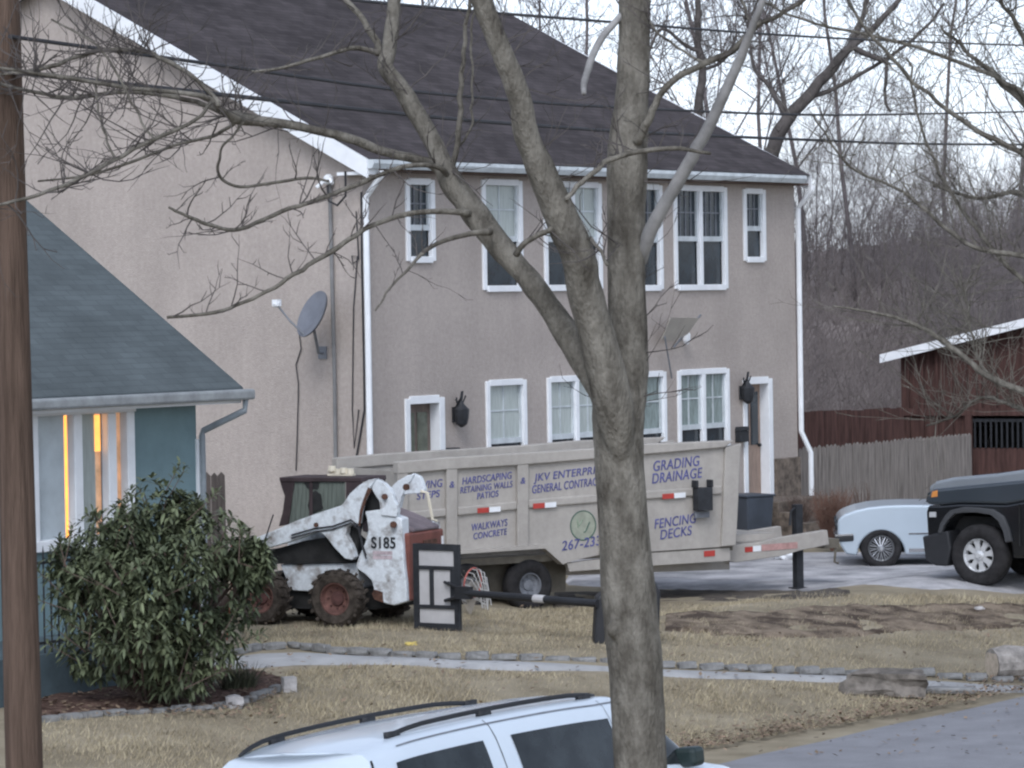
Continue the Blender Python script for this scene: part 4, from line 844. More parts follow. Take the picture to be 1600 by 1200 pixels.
# ------------------------------------------------------------------ white SUV in the foreground
def cr(p0, p1, p2, p3, t): return tuple(.5 * (2 * b + (c_ - a) * t + (2 * a - 5 * b + 4 * c_ - d) * t * t + (3 * b - a - 3 * c_ + d) * t ** 3) for a, b, c_, d in zip(p0, p1, p2, p3))
def spl(P, u):
    k = min(len(P) - 2, max(0, int(u))); t = u - k; g_ = lambda i: P[max(0, min(len(P) - 1, i))]
    return cr(g_(k - 1), g_(k), g_(k + 1), g_(k + 2), t)
ST = [  # ring points (x, halfwidth, z)
 [(.0, .76, .30), (-.1, .86, .58), (-.1, .90, .96), (-.05, .88, 1.12), (.25, .70, 1.57), (.20, .40, 1.65), (.19, 0, 1.67)],
 [(.7, .86, .26), (.7, .93, .58), (.7, .95, .96), (.7, .92, 1.12), (.78, .72, 1.635), (.78, .42, 1.715), (.78, 0, 1.735)],
 [(1.9, .87, .26), (1.9, .94, .58), (1.9, .96, .96), (1.9, .93, 1.12), (1.9, .73, 1.665), (1.9, .43, 1.75), (1.9, 0, 1.77)],
 [(3.1, .87, .26), (3.1, .94, .58), (3.1, .96, .96), (3.1, .92, 1.10), (3.1, .73, 1.655), (3.1, .43, 1.74), (3.1, 0, 1.76)],
 [(3.7, .87, .26), (3.7, .94, .58), (3.7, .955, .95), (3.8, .91, 1.08), (3.80, .70, 1.585), (3.74, .42, 1.675), (3.72, 0, 1.695)],
 [(4.4, .87, .26), (4.4, .94, .58), (4.4, .95, .92), (4.45, .90, 1.04), (4.38, .78, 1.13), (4.32, .45, 1.16), (4.3, 0, 1.17)],
 [(4.9, .84, .28), (4.95, .92, .55), (4.95, .92, .80), (4.95, .86, .95), (4.95, .70, 1.0), (4.95, .40, 1.03), (4.95, 0, 1.04)],
 [(5.12, .60, .34), (5.2, .70, .55), (5.2, .70, .72), (5.17, .66, .82), (5.14, .55, .86), (5.13, .3, .89), (5.13, 0, .90)]]
def surf(u, v): return spl([spl(ring, v) for ring in ST], u)
def side_patch(m_, u0, u1, v0, v1, off, s, n=12, k=6, th=.004, round_=0):
    vs = []
    for i in range(n + 1):
        for j in range(k + 1):
            u, v = u0 + (u1 - u0) * i / n, v0 + (v1 - v0) * j / k
            a = Vector(surf(u, v)); b = Vector(surf(u + .01, v)) - Vector(surf(u - .01, v)); d = Vector(surf(u, v + .01)) - Vector(surf(u, v - .01))
            nn = b.cross(d).normalized() * (1); nn = nn if nn.y > 0 or nn.z > 0 else -nn
            a += nn * off; vs.append((a.x, s * a.y, a.z))
    m_.add(vs, [(i * (k + 1) + j, (i + 1) * (k + 1) + j, (i + 1) * (k + 1) + j + 1, i * (k + 1) + j + 1) for i in range(n) for j in range(k)])
mid = at(780, 1110, 27.1); SU = Fr((0, 0, 0), TH)
org = Vector((mid.x, mid.y, 0)) - U * 1.82 + VN * .60; org.z = gz(org.x, org.y) - .07
suv = thing('suv', 'white SUV with black roof rails parked on the near side of the street', 'car', org, TH)
suv.rotation_euler = (radians(-5.5), 0, TH)
mb = MB(); NU, NV = 42, 24; vs = []
for i in range(NU + 1):
    for j in range(-NV, NV + 1):
        a = surf(7 * i / NU, 6 * (1 - abs(j) / NV)); vs.append((a[0], a[1] * (1 if j >= 0 else -1), a[2]))
# ring runs roof centre -> sides; build each half
vs = []; row = 2 * NV + 1
for i in range(NU + 1):
    for j in range(row):
        t = j - NV; a = surf(7 * i / NU, 6 * (1 - abs(t) / NV)); vs.append((a[0], (1 if t > 0 else -1) * a[1] if t else 0, a[2]))
mb.add(vs, [(i * row + j, (i + 1) * row + j, (i + 1) * row + j + 1, i * row + j + 1) for i in range(NU) for j in range(row - 1)])
capn = 10
def rear(v, t, off=0): a = surf(0, v); return (a[0] - .07 * (1 - t * t) - off, a[1] * t, a[2])
mb.add([rear(6 * j / NV, -1 + 2 * k / capn) for j in range(NV + 1) for k in range(capn + 1)], [(j * (capn + 1) + k, (j + 1) * (capn + 1) + k, (j + 1) * (capn + 1) + k + 1, j * (capn + 1) + k + 1) for j in range(NV) for k in range(capn)])
a0 = [surf(7, 6 * j / NV) for j in range(NV + 1)]; mb.add([(a[0], a[1] * s, a[2]) for a in a0 for s in (-1, 1)], [(2 * j, 2 * j + 1, 2 * j + 3, 2 * j + 2) for j in range(NV)])
mb.build('body', 'car_white', suv, smooth=True)
mb = MB(); mb.add([rear(3.12 + .74 * j / 6, -.88 + 1.76 * k / 12, .008) for j in range(7) for k in range(13)], [(j * 13 + k, (j + 1) * 13 + k, (j + 1) * 13 + k + 1, j * 13 + k + 1) for j in range(6) for k in range(12)]); mb.build('rear_window', 'carglass', suv, smooth=True)
for s in (-1, 1):
    for u0, u1 in ((.62, 1.72), (2.02, 3.20), (3.28, 4.05), (4.10, 4.72)):
        mb = MB(); side_patch(mb, u0, u1, 3.12, 3.80, .006, s); mb.build('side_window', 'carglass', suv, smooth=True, recalc=True)
    mb = MB(); L0 = []
    for k in range(17):
        t = k / 16; u = (.85 if s < 0 else .1) + (2.6 if s < 0 else 3.2) * t; a = surf(u, 4.6); h = .03 * min(1, 6 * t, 6 * (1 - t)); L0.append((a[0], a[1] * s, a[2] + .012 + h))
    mb.tube(L0, [.010] + [.019] * 15 + [.010], 8)
    for u in (.95, 2.0, 3.2): a = surf(u, 4.6); mb.box(a[0] - .08, a[0] + .08, a[1] * s - .018, a[1] * s + .018, a[2] - .02, a[2] + .04)
    mb.build('roof_rail', 'plastic', suv, smooth=True)
    mb = MB(); a = surf(4.45, 3.1); mb.box(a[0] - .02, a[0] + .16, s * (a[1] + .04) - .10, s * (a[1] + .04) + .10, a[2] - .02, a[2] + .14); mb.build('mirror', mat('dark_mirror', (.02, .035, .035), .4), suv, bevel=.04, seg=3)
    mb = MB(); a = surf(0, 2.4); mb.box(a[0] - .02, a[0] + .12, s * a[1] - .06, s * a[1] + .012, .86, 1.12); mb.build('tail_light', 'redlens', suv, bevel=.02)
    mb = MB(); side_patch(mb, .02, .1, 3.15, 4.0, .004, s, 2, 8); mb.build('hatch_seam', 'plastic', suv)
    for u_ in (1.86, 3.24):
        mb = MB(); side_patch(mb, u_ - .004, u_ + .004, 1.2, 4.25, .003, s, 1, 14); mb.build('door_seam', 'plastic', suv)
    mb = MB(); side_patch(mb, .55, 4.1, 3.03, 3.10, .005, s, 30, 2); mb.build('window_trim', 'plastic', suv)
    mb = MB(); side_patch(mb, .75, 4.0, 4.08, 4.12, .003, s, 30, 1); mb.build('roof_ditch', 'grey', suv)
    for x in (.95, 4.15): wheel(suv, (x, s * .83, .35), .35, .23, 'rubber', 'alloy', .64, 'spoke', s)
mb = MB()
for i in range(9):
    for k in range(13):
        u = 4.05 + .85 * i / 8; a = surf(u, 4.25); c0 = surf(u, 6); t = -1 + k / 6; mb.v.append((a[0] + (c0[0] - a[0]) * (1 - t * t) + .01, a[1] * t * .97, a[2] + (c0[2] - a[2]) * (1 - t * t) + .012))
mb.f = [(i * 13 + k, (i + 1) * 13 + k, (i + 1) * 13 + k + 1, i * 13 + k + 1) for i in range(8) for k in range(12)]
mb.build('windshield', 'carglass', suv, smooth=True)
# ------------------------------------------------------------------ foreground maple
TZ = 20.0; base = at(1003, 1200, TZ); MPB = Vector((base.x, base.y, gz(base.x, base.y)))
maple = thing('maple_tree', 'leafless grey maple forking in front of the trailer, its trunk tallest in the frame', 'tree', MPB)
def limb(pts, dz0=0, dz1=0, n=10, Z=TZ, sub=4, wob=.006):
    """pixel polyline (x, y, width) -> smooth 3d points and radii"""
    out, rad = [], []; m_ = (len(pts) - 1) * sub
    pts = [p if len(p) == 3 else (*p, 5) for p in pts]
    for i in range(m_ + 1):
        x, y, w_ = spl(pts, min(len(pts) - 1.0001, i / sub)); zz = Z + dz0 + (dz1 - dz0) * i / m_
        q = at(x, y, zz); q += Vector((noise.noise((x * .05, y * .05, 1)), noise.noise((x * .05, y * .05, 5)), 0)) * wob
        out.append(q); rad.append(max(.002, w_ * .5 / F * zz))
    return out, rad
trunk = MB(); boughs = MB(); twigs = MB(); pale = MB()
def put(mb, L, n=10, lump=0):
    out, rad = L
    if lump: rad = [r * (1 + lump * noise.noise((i * .37, r * 40, 3))) for i, r in enumerate(rad)]
    mb.tube([p - MPB for p in out], rad, n)
def sprigs(L, num, length, seed, bias=(.3, -.7), lo=.1, mb=None, O=None, flat=.5, r0=None):
    rn = random.Random(seed); out, rad = L; mb = mb or twigs; O = O or MPB
    for _ in range(num):
        i = rn.randrange(int(len(out) * lo), len(out) - 1); p = out[i]; d = Vector((rn.uniform(-1, 1) + bias[0], rn.uniform(-1, 1) * flat, rn.uniform(-.7, 1) - bias[1] * .7)).normalized()
        l = length * rn.uniform(.4, 1.2); pts = [p]; r = min(rad[i] * .6, (r0 or .006)) * rn.uniform(.6, 1.1)
        for k in range(6):
            d = (d + Vector((rn.uniform(-.3, .3), rn.uniform(-.3, .3), rn.uniform(-.16, .3)))).normalized(); pts.append(pts[-1] + d * l / 6)
        mb.tube([q - O for q in pts], [r * (1 - .8 * k / 6) for k in range(7)], 4)
        for k in range(1, 6):
            if rn.random() < .55:
                dd = (d + Vector((rn.uniform(-1, 1), rn.uniform(-.6, .6), rn.uniform(-.6, .9)))).normalized(); q = pts[k]
                mb.tube([q - O, q + dd * l * .16 - O, q + (dd * .3 + Vector((.03, 0, .06))) * l * .9 * rn.uniform(.4, 1) - O], [r * .55, r * .4, r * .2], 3)
main = limb([(1006, 1420, 100), (1003, 1300, 88), (1000, 1180, 84), (993, 1050, 87), (982, 930, 86), (973, 800, 79), (967, 700, 79), (966, 640, 84), (973, 600, 80), (982, 540, 64), (979, 450, 60), (979, 330, 62), (981, 230, 64), (988, 150, 54), (991, 60, 51), (992, -60, 48), (1000, -220, 40), (990, -420, 28), (1010, -600, 14)], 0, .3, 16)
mp, mr = main; mp[0].z = MPB.z - .1
trunk.tube([p - MPB for p in mp], [r * (1 + .06 * noise.noise((i * .4, 2, 3))) for i, r in enumerate(mr)], 18)
l1 = limb([(969, 720, 30), (962, 655, 60), (950, 595, 62), (930, 515, 58), (912, 450, 56), (905, 405, 56), (882, 349, 54), (860, 300, 51), (841, 255, 46), (822, 210, 40), (811, 150, 37), (785, 82, 36), (759, 19, 35), (738, -40, 32), (690, -160, 26), (660, -300, 16)], 0, -.7, 14)
put(trunk, l1, 14, .08)
l2 = limb([(962, 690, 24), (952, 635, 46), (930, 590, 48), (905, 550, 46), (872, 500, 40), (838, 452, 37), (805, 412, 37), (770, 371, 42), (740, 330, 43), (710, 292, 39), (691, 255, 33), (676, 221, 31), (650, 176, 31), (627, 139, 28), (602, 105, 27), (607, 80, 25), (613, 40, 23), (617, -10, 22), (630, -150, 15)], .05, .8, 14)
put(trunk, l2, 14, .1)
BR = [
 ('B1', [(690, 268, 15), (660, 252, 15), (600, 237, 15), (540, 215, 15), (450, 195, 15), (385, 187, 20), (368, 183, 22), (352, 174, 11), (335, 160, 9), (300, 147, 8), (200, 137, 7), (110, 122, 7), (40, 112, 6), (-40, 100, 5)], .5, -.6),
 ('B2', [(352, 176, 9), (290, 155, 8), (200, 143, 8), (120, 152, 7), (70, 147, 6), (-40, 122, 4)], -.1, .4),
 ('B3', [(330, 160, 6), (305, 188, 6), (235, 220, 7), (180, 250, 7), (110, 285, 7), (40, 310, 6), (-30, 326, 5)], -.3, -.8),
 ('B4', [(368, 190, 6), (340, 210, 6), (270, 228, 5), (200, 255, 5), (130, 275, 4), (60, 283, 3)], .1, .6),
 ('B5', [(345, 166, 7), (300, 118, 7), (255, 92, 8), (225, 80, 8), (170, 78, 7), (140, 83, 7), (75, 105, 7), (37, 112, 6), (-20, 118, 4)], -.2, .3),
 ('B6', [(700, 275, 10), (687, 261, 9), (650, 258, 8), (612, 266, 8), (556, 289, 8), (500, 311, 8), (442, 330, 7), (375, 358, 7), (337, 354, 6), (300, 341, 6), (262, 324, 4)], .4, -.4),
 ('B7', [(735, 333, 12), (687, 330, 9), (639, 334, 9), (594, 347, 8), (556, 367, 8), (506, 400, 8), (450, 436, 7), (394, 467, 6), (337, 488, 6), (262, 496, 5)], .3, -.2),
 ('B8', [(765, 362, 12), (725, 367, 8), (672, 386, 7), (642, 416, 5), (609, 450, 4), (585, 485, 3)], .2, -.3),
 ('B9', [(380, 190, 4), (356, 221, 4), (345, 240, 4), (340, 260, 5), (348, 280, 5), (375, 292, 5), (430, 285, 5), (480, 278, 5), (515, 283, 4)], 0, .3),
 ('BA', [(600, 105, 14), (592, 75, 12), (564, 26, 10), (537, -5, 9), (500, -60, 7)], .7, .9),
 ('BB', [(596, 84, 10), (560, 75, 8), (530, 80, 7), (490, 92, 6), (430, 108, 5), (390, 112, 4)], .7, .5),
 ('BC', [(700, 262, 9), (712, 250, 9), (718, 170, 9), (725, 80, 7), (733, 15, 6), (742, -60, 5)], .5, .3),
 ('BD', [(712, 235, 4), (728, 215, 4), (737, 190, 4), (738, 130, 4), (736, 60, 4), (745, -10, 3)], .5, .6),
 ('BE', [(885, 312, 8), (905, 290, 8), (940, 258, 9), (975, 242, 9), (1010, 235, 8), (1060, 232, 7), (1110, 240, 5)], -.6, -.3),
 ('BF', [(808, 398, 11), (820, 380, 9), (840, 368, 9), (862, 358, 9)], -.2, -.35),
 ('BG', [(920, 372, 6), (938, 390, 6), (952, 414, 5)], -.3, -.6),
 ('BH', [(995, 222, 16), (1012, 190, 13), (1034, 146, 11), (1060, 120, 11), (1105, 97, 11), (1150, 77, 10), (1180, 41, 9), (1210, 28, 8), (1255, 0, 7), (1300, -40, 5)], .1, -.4),
 ('BJ', [(1100, 99, 5), (1060, 75, 4), (1020, 42, 4), (1010, 10, 3)], 0, .2),
 ('BK', [(1180, 41, 7), (1165, 20, 6), (1150, -20, 4)], 0, .2),
 ('BL', [(180, 250, 4), (160, 200, 4), (150, 140, 4), (155, 90, 3)], -.5, -.3),
 ('BM', [(240, 220, 4), (210, 170, 4), (190, 130, 4), (150, 70, 4), (80, 30, 3)], -.5, -.3)]
allb = [l1, l2]
for nm, pts, a, b in BR:
    L = limb(pts, a, b, sub=5, wob=.02); allb.append(L); put(boughs, L, 7, .12)
put(pale, limb([(1000, 408, 22), (1008, 385, 22), (1022, 348, 22), (1055, 292, 21), (1090, 230, 20), (1122, 168, 18), (1158, 88, 15), (1174, 45, 12), (1192, 0, 10), (1215, -80, 7)], .2, -.5), 10, .04)
put(pale, limb([(912, 146, 8), (914, 125, 11), (922, 98, 12), (936, 66, 12), (958, 38, 11), (990, 2, 10)], -.25, .28), 8, .05)
for k, (nm, pts, a, b) in enumerate(BR):
    cnt = {'B1': 60, 'B2': 44, 'B3': 40, 'B4': 26, 'B5': 50, 'B6': 24, 'B7': 24, 'B9': 6, 'BL': 12, 'BM': 18, 'BH': 40, 'BE': 14, 'BB': 16, 'BA': 8, 'BC': 8, 'BD': 8, 'BJ': 12, 'BK': 10}.get(nm, 6)
    sprigs(allb[2 + k], cnt, .55 if nm in ('B1', 'B2', 'B3', 'B5') else .36, k, (-.3, -.1) if nm[1] in '12345' else (.2, -.3), .25)
sprigs(l1, 26, .6, 91, (.3, -.4), .5); sprigs(l2, 26, .55, 92, (-.3, -.3), .5); sprigs(main, 30, .7, 93, (.6, -.3), .4)
# burls
for px, py, r in ((956, 985, .035), (964, 575, .035)):
    c_ = at(px, py, TZ - .08) - MPB; trunk.lathe([(r * .2, -r * 1.4), (r * .8, -r * .8), (r, 0), (r * .8, r * .9), (r * .2, r * 1.5)], c_, 10, 'z')
tk = trunk.build('trunk', 'bark', maple, smooth=True)
rm = tk.modifiers.new('join', 'REMESH'); rm.mode = 'VOXEL'; rm.voxel_size = .013; rm.use_smooth_shade = True
sm_ = tk.modifiers.new('soften', 'SMOOTH'); sm_.iterations = 7; sm_.factor = .5
boughs.build('boughs', 'bark', maple, smooth=True); twigs.build('twigs', 'twig', maple, recalc=False); pale.build('pale_branch', 'palebark', maple, smooth=True)

# ------------------------------------------------------------------ utility pole and cables
pz = 20.5; b0 = at(38, 1200, pz); t0 = at(6, 0, pz); gzp = gz(b0.x, b0.y); d = (b0 - t0).normalized(); foot = b0 + d * ((b0.z - gzp + .3) / -d.z); top = t0 - d * 3.2
pole = thing('utility_pole', 'weathered brown wooden utility pole at the left edge of the frame', 'utility pole', (foot.x, foot.y, gzp))
mb = MB(); O_ = pole.location; n = 24; pts = [foot.lerp(top, k / n) for k in range(n + 1)]
mb.tube([p - O_ for p in pts], [(.118 - .038 * k / n) * (1 + .02 * noise.noise((k * .8, 0, 0))) for k in range(n + 1)], 20); mb.build('post', 'polewood', pole, smooth=True)
mb = MB(); ah = top - d * -.5; mb.box(-1.1, 1.1, -.06, .06, -.06, .06); ob = mb.build('crossarm', 'polewood', pole); ob.location = ah - O_ + Vector((0, -.14, 0))
for k in range(3):
    mb = MB(); mb.lathe([(.04, 0), (.055, .04), (.035, .08), (.05, .12), (.02, .16)], (-.9 + .9 * k, -.14, .06), 10, 'z'); o = mb.build('insulator', 'grey', pole); o.location = ah - O_
def cable(pts, r, label):
    a = Vector((pts[0][0], pts[0][1])); q = []
    for x, y in pts:
        Zs = 20.35; Ze = 62.0; xa, xb = (15 - 800) / F * Zs, (1750 - 800) / F * Ze   # straight run in plan from the pole
        k = (x - 800) / F; t = (k * Zs - xa) / ((xb - xa) - k * (Ze - Zs)); q.append(at(x, y, Zs + t * (Ze - Zs)))
    m_ = MB(); O2 = q[0]; P3 = [(*v,) for v in q]
    m_.tube([Vector(spl(P3, i / 4 if i < 4 * (len(P3) - 1) else len(P3) - 1.0001)) - O2 for i in range(4 * (len(P3) - 1) + 1)], r, 6)
    o = m_.build('utility_cable', 'cable'); o.location = O2; tag(o, label, 'cable')
cable([(15, 57), (322, 99), (600, 138), (792, 156), (950, 167), (1240, 179), (1440, 178), (1700, 172)], .013, 'middle overhead cable crossing the brown roof, sagging gently')
cable([(15, 112), (394, 153), (687, 184), (875, 199), (1019, 208), (1300, 220), (1450, 225), (1700, 226)], .016, 'lowest and thickest overhead cable crossing the brown roof')
cable([(15, -60), (600, 5), (950, 34), (1180, 52), (1400, 64), (1700, 74)], .013, 'highest overhead cable, seen only against the sky at right')

# ------------------------------------------------------------------ bare trees beyond
def grow(mbs, p, d, l, r, lev, rn, up=.12, maxlev=4, lean=Vector((0, 0, 0))):
    n = 7 if lev == 0 else (6 if lev == 1 else 4); pts = [p.copy()]; rads = [r]; dd = d.copy()
    for i in range(n):
        dd = (dd + Vector((rn.uniform(-1, 1), rn.uniform(-1, 1), rn.uniform(-.6, 1) * .6)) * (.10 if lev == 0 else .22) + Vector((0, 0, up if lev else 0)) + lean * .1).normalized()
        pts.append(pts[-1] + dd * l / n); rads.append(r * (1 - (.72 if lev < 3 else .85) * (i + 1) / n))
    mbs[0 if lev == 0 else (1 if lev == 1 else 2)].tube(pts, rads, (9, 6, 4, 3, 3)[lev], cap=lev < 2)
    if lev >= maxlev: return
    num = (14, 8, 7, 4)[lev]
    for k in range(num):
        t = rn.uniform(.28 if lev == 0 else .15, 1); f = t * n; i = min(n - 1, int(f)); q = pts[i].lerp(pts[i + 1], f - i)
        ax = (pts[i + 1] - pts[i]).normalized(); o = ax.orthogonal().normalized(); o.rotate(Matrix.Rotation(rn.uniform(0, 2 * pi), 3, ax))
        ang = rn.uniform(.5, 1.05); nd = (ax * cos(ang) + o * sin(ang)).normalized()
        rr = rads[i] * rn.uniform(.3, .5) if lev < 2 else rads[i] * .55
        grow(mbs, q, nd, l * rn.uniform(.32, .55) * (1.1 - .4 * t), max(rr, .008), lev + 1, rn, up, maxlev, lean)
protos = []
for s in range(4):
    rn = random.Random(100 + s); mbs = [MB(), MB(), MB()]
    grow(mbs, Vector((0, 0, -.3)), Vector((rn.uniform(-.08, .08), 0, 1)).normalized(), 15 + 2.5 * s % 4,   .075 + .012 * (s % 3), 0, rn, lean=Vector((.3, 0, 0)))
    protos.append([mbs[0].mesh('trunk', 'farbark', smooth=True, recalc=False), mbs[1].mesh('limbs', 'farbark', recalc=False), mbs[2].mesh('twigs', 'farbark', recalc=False)])
def bare_tree(px, Z, k, rz, s, label, group):
    q = at(px, 600, Z); t = thing('bare_tree', label, 'tree', (q.x, q.y, gz(q.x, q.y)), rz, group)
    if s != 1: t.scale = (s, s, s)
    for nm, me in zip(('trunk', 'limbs', 'twigs'), protos[k]):
        o = bpy.data.objects.new(nm, me); SC.collection.objects.link(o); o.parent = t
rn = random.Random(77)
for i, (px, Z, k, rz, s) in enumerate([(1340, 112, 1, 2.0, .95), (1480, 120, 3, 1.2, 1.0), (1590, 116, 2, .9, .95), (1265, 118, 2, 4.4, .9)]):
    bare_tree(px, Z, k, rz, s, 'tall leafless grey tree standing on the wooded slope behind the barn and fence', 'tall bare trees on the slope')
for i in range(40):
    px = 1240 + 430 * ((i * .618) % 1); Z = 84 + 46 * ((i * .377) % 1)
    bare_tree(px, Z, i % 4, rn.uniform(0, 6.2), rn.uniform(.20, .36), 'short bushy leafless tree in the brown thicket on the slope', 'short trees of the thicket')
for px, Z, k, rz, s in [(1060, 100, 1, 1.0, 1.05), (1130, 104, 2, 3.0, 1.0), (1185, 108, 0, 4.7, 1.1), (930, 104, 3, 2.2, 1.0), (850, 112, 0, .7, 1.0), (720, 110, 2, 5.1, .95)]:
    bare_tree(px, Z, k, rz, s, 'leafless tree rising from behind the ridge of the brown roof', 'bare trees behind the house')
# two individual trees that read on their own
def traced_tree(name, label, Z, limbs, mm, seeds, O=None, tl_=1.6, cnt=30, r0=.012, bias=(.5, -.6)):
    q = at(limbs[0][0][0], 600, Z); O = Vector((q.x, q.y, gz(q.x, q.y))); t = thing(name, label, 'tree', O); a = MB(); b = MB()
    Ls = []
    for i, pts in enumerate(limbs):
        L = limb(pts, 0, R(-2, 2) if i else 0, Z=Z, sub=5, wob=.05); Ls.append(L)
        if i == 0: L[0].insert(0, Vector((O.x, O.y, O.z - .2))); L[1].insert(0, L[1][0] * 1.2)
        a.tube([p - O for p in L[0]], L[1], 9)
    for i, L in enumerate(Ls): sprigs(L, cnt, tl_, seeds + i, bias, .2, b, O, .8, r0)
    a.build('trunk', mm, t, smooth=True); b.build('twigs', mm, t, recalc=False)
traced_tree('bare_tree', 'dark leaning leafless tree rising behind the right end of the brown roof', 82, [[(1196, 300, 24), (1210, 225, 23), (1232, 184, 21), (1262, 150, 19), (1311, 94, 16), (1326, 75, 13), (1356, 52, 11), (1405, 0, 8), (1450, -60, 5)], [(1318, 85, 12), (1335, 55, 10), (1349, 25, 8), (1358, -20, 6)], [(1330, 73, 10), (1365, 90, 8), (1385, 100, 6), (1382, 150, 5), (1392, 175, 4)], [(1262, 150, 10), (1300, 140, 7), (1380, 95, 6), (1440, 50, 5), (1475, 5, 4)], [(1230, 186, 9), (1205, 140, 8), (1180, 110, 6), (1170, 60, 5)]], 'twig', 300)
traced_tree('bare_tree', 'slim straight leafless tree just right of the maple trunk beyond the roof', 88, [[(1090, 260, 16), (1092, 169, 14), (1097, 105, 12), (1090, 56, 11), (1091, 0, 9), (1085, -60, 6)], [(1094, 80, 7), (1070, 70, 6), (1035, 45, 5), (1015, 80, 4)], [(1097, 110, 6), (1130, 95, 5), (1150, 60, 4)]], 'twig', 330)
traced_tree('bare_tree', 'leafless tree at right edge with a long grey bough across the barn', 40, [[(1760, 760, 40), (1735, 690, 34), (1690, 650, 22), (1600, 612, 12), (1544, 588, 10), (1487, 541, 9), (1430, 508, 7), (1375, 490, 5), (1300, 478, 3)], [(1735, 690, 30), (1720, 500, 26), (1690, 300, 22), (1640, 200, 16), (1600, 160, 12), (1550, 115, 9), (1506, 78, 6), (1470, 40, 4)], [(1690, 300, 16), (1640, 330, 10), (1590, 300, 8), (1530, 310, 6), (1460, 290, 4)], [(1690, 650, 8), (1600, 640, 6), (1540, 620, 5), (1490, 650, 4), (1450, 665, 3)], [(1650, 210, 9), (1600, 60, 8), (1570, 10, 6), (1550, -30, 5)], [(1545, 588, 5), (1520, 540, 4), (1510, 480, 4), (1500, 440, 3)], [(1700, 360, 14), (1610, 250, 10), (1520, 200, 8), (1430, 130, 6), (1350, 40, 5), (1310, -30, 4)], [(1690, 420, 12), (1600, 400, 9), (1510, 380, 7), (1410, 300, 5), (1330, 260, 4), (1270, 180, 3)], [(1640, 200, 9), (1590, 140, 8), (1480, 90, 6), (1380, 60, 5), (1250, 30, 4), (1150, -20, 3)], [(1720, 500, 12), (1640, 470, 9), (1560, 400, 7), (1480, 290, 6), (1440, 200, 4), (1420, 90, 4)]], 'bark', 350, tl_=1.25, cnt=60, r0=.0075, bias=(-.25, -.5))
# undergrowth on the slope
ub = MB(); rn = random.Random(5)
for _ in range(2600):
    Z = rn.uniform(80, 131); px = rn.uniform(1215, 1660); q = at(px, 600, Z); b = Vector((q.x, q.y, gz(q.x, q.y) - .05)); l = rn.uniform(.5, 2.8); d = Vector((rn.uniform(-.4, .7), rn.uniform(-.4, .4), 1)).normalized()
    m1 = b + d * l * .5; e = b + d * l + Vector((rn.uniform(-.4, .6), 0, 0)) * l * .4; ub.tube([b, m1, e], [.016, .011, .004], 3, False)
    for _k in range(3): ub.tube([m1, m1 + Vector((rn.uniform(-.5, .7), rn.uniform(-.3, .3), rn.uniform(.2, .7))) * l * .5], [.008, .003], 3, False)
structure(ub.build('undergrowth', 'brush', recalc=False), 'stuff')

# ------------------------------------------------------------------ rhododendron
p = ground(232, 1098); bush = thing('rhododendron_bush', 'large dark green rhododendron bush in the edged bed before the teal house', 'bush', p)
BFm = Fr(p, 0); rn = random.Random(11); lv = MB(); st = MB()
lobes = [(245, 815, 55, 62, 0), (175, 860, 70, 55, .2), (320, 850, 65, 55, -.1), (240, 900, 105, 85, -.3), (150, 930, 62, 60, -.2), (350, 920, 62, 60, .1), (385, 880, 38, 40, .1), (250, 990, 100, 65, -.4), (170, 1010, 60, 45, -.3), (330, 1000, 50, 50, -.3), (285, 810, 40, 38, .2), (200, 830, 42, 42, -.3), (270, 1050, 60, 35, -.3), (235, 905, 60, 55, -.85), (240, 975, 70, 50, -.9), (190, 890, 45, 45, -.7), (290, 880, 45, 45, -.7), (395, 870, 28, 30, 0), (120, 890, 40, 45, -.1)]
kx = p.y / F
def leafp(c_, d, l, wd):
    d = d.normalized(); s_ = d.cross(Vector((0, 0, 1))); s_ = s_.normalized() if s_.length > .01 else Vector((1, 0, 0)); up = s_.cross(d)
    m1 = c_ + d * l * .35; m2 = c_ + d * l * .72 - Vector((0, 0, l * .08)); e = c_ + d * l - Vector((0, 0, l * .22))
    lv.add([c_, m1 - s_ * wd + up * .004, m1 + s_ * wd + up * .004, m2 - s_ * wd * .85, m2 + s_ * wd * .85, e], [(0, 2, 1), (1, 2, 4, 3), (3, 4, 5)])
for _ in range(2150):
    a = lobes[rn.randrange(len(lobes))]; th, ph = rn.uniform(0, 2 * pi), math.acos(rn.uniform(-1, 1)); rr = rn.uniform(.5, 1.18) ** .7
    dx, dy, dz_ = sin(ph) * cos(th) * rr, sin(ph) * sin(th) * rr, cos(ph) * rr
    c_ = Vector((BFm.loc(a[0], a[1])[0] + dx * a[2] * kx, a[4] + dy * .95 * a[2] * kx, BFm.loc(a[0], a[1])[1] - p.z + dz_ * a[3] * kx))
    if c_.z < .12: continue
    ax = (Vector((dx, dy, dz_ + .5))).normalized(); o = ax.orthogonal().normalized(); t0 = rn.uniform(0, 6)
    for k in range(rn.randint(6, 9)):
        q = o.copy(); q.rotate(Matrix.Rotation(t0 + k * 2.4, 3, ax)); leafp(c_, q + ax * rn.uniform(-.25, 1.1), rn.uniform(.09, .16), rn.uniform(.014, .023))
    if rn.random() < .07: st.tube([c_, c_ - ax * .15, Vector((c_.x * .55, c_.y * .55, max(.05, c_.z * .55))), Vector((c_.x * .12, c_.y * .12, 0))], [.006, .008, .013, .022], 4)
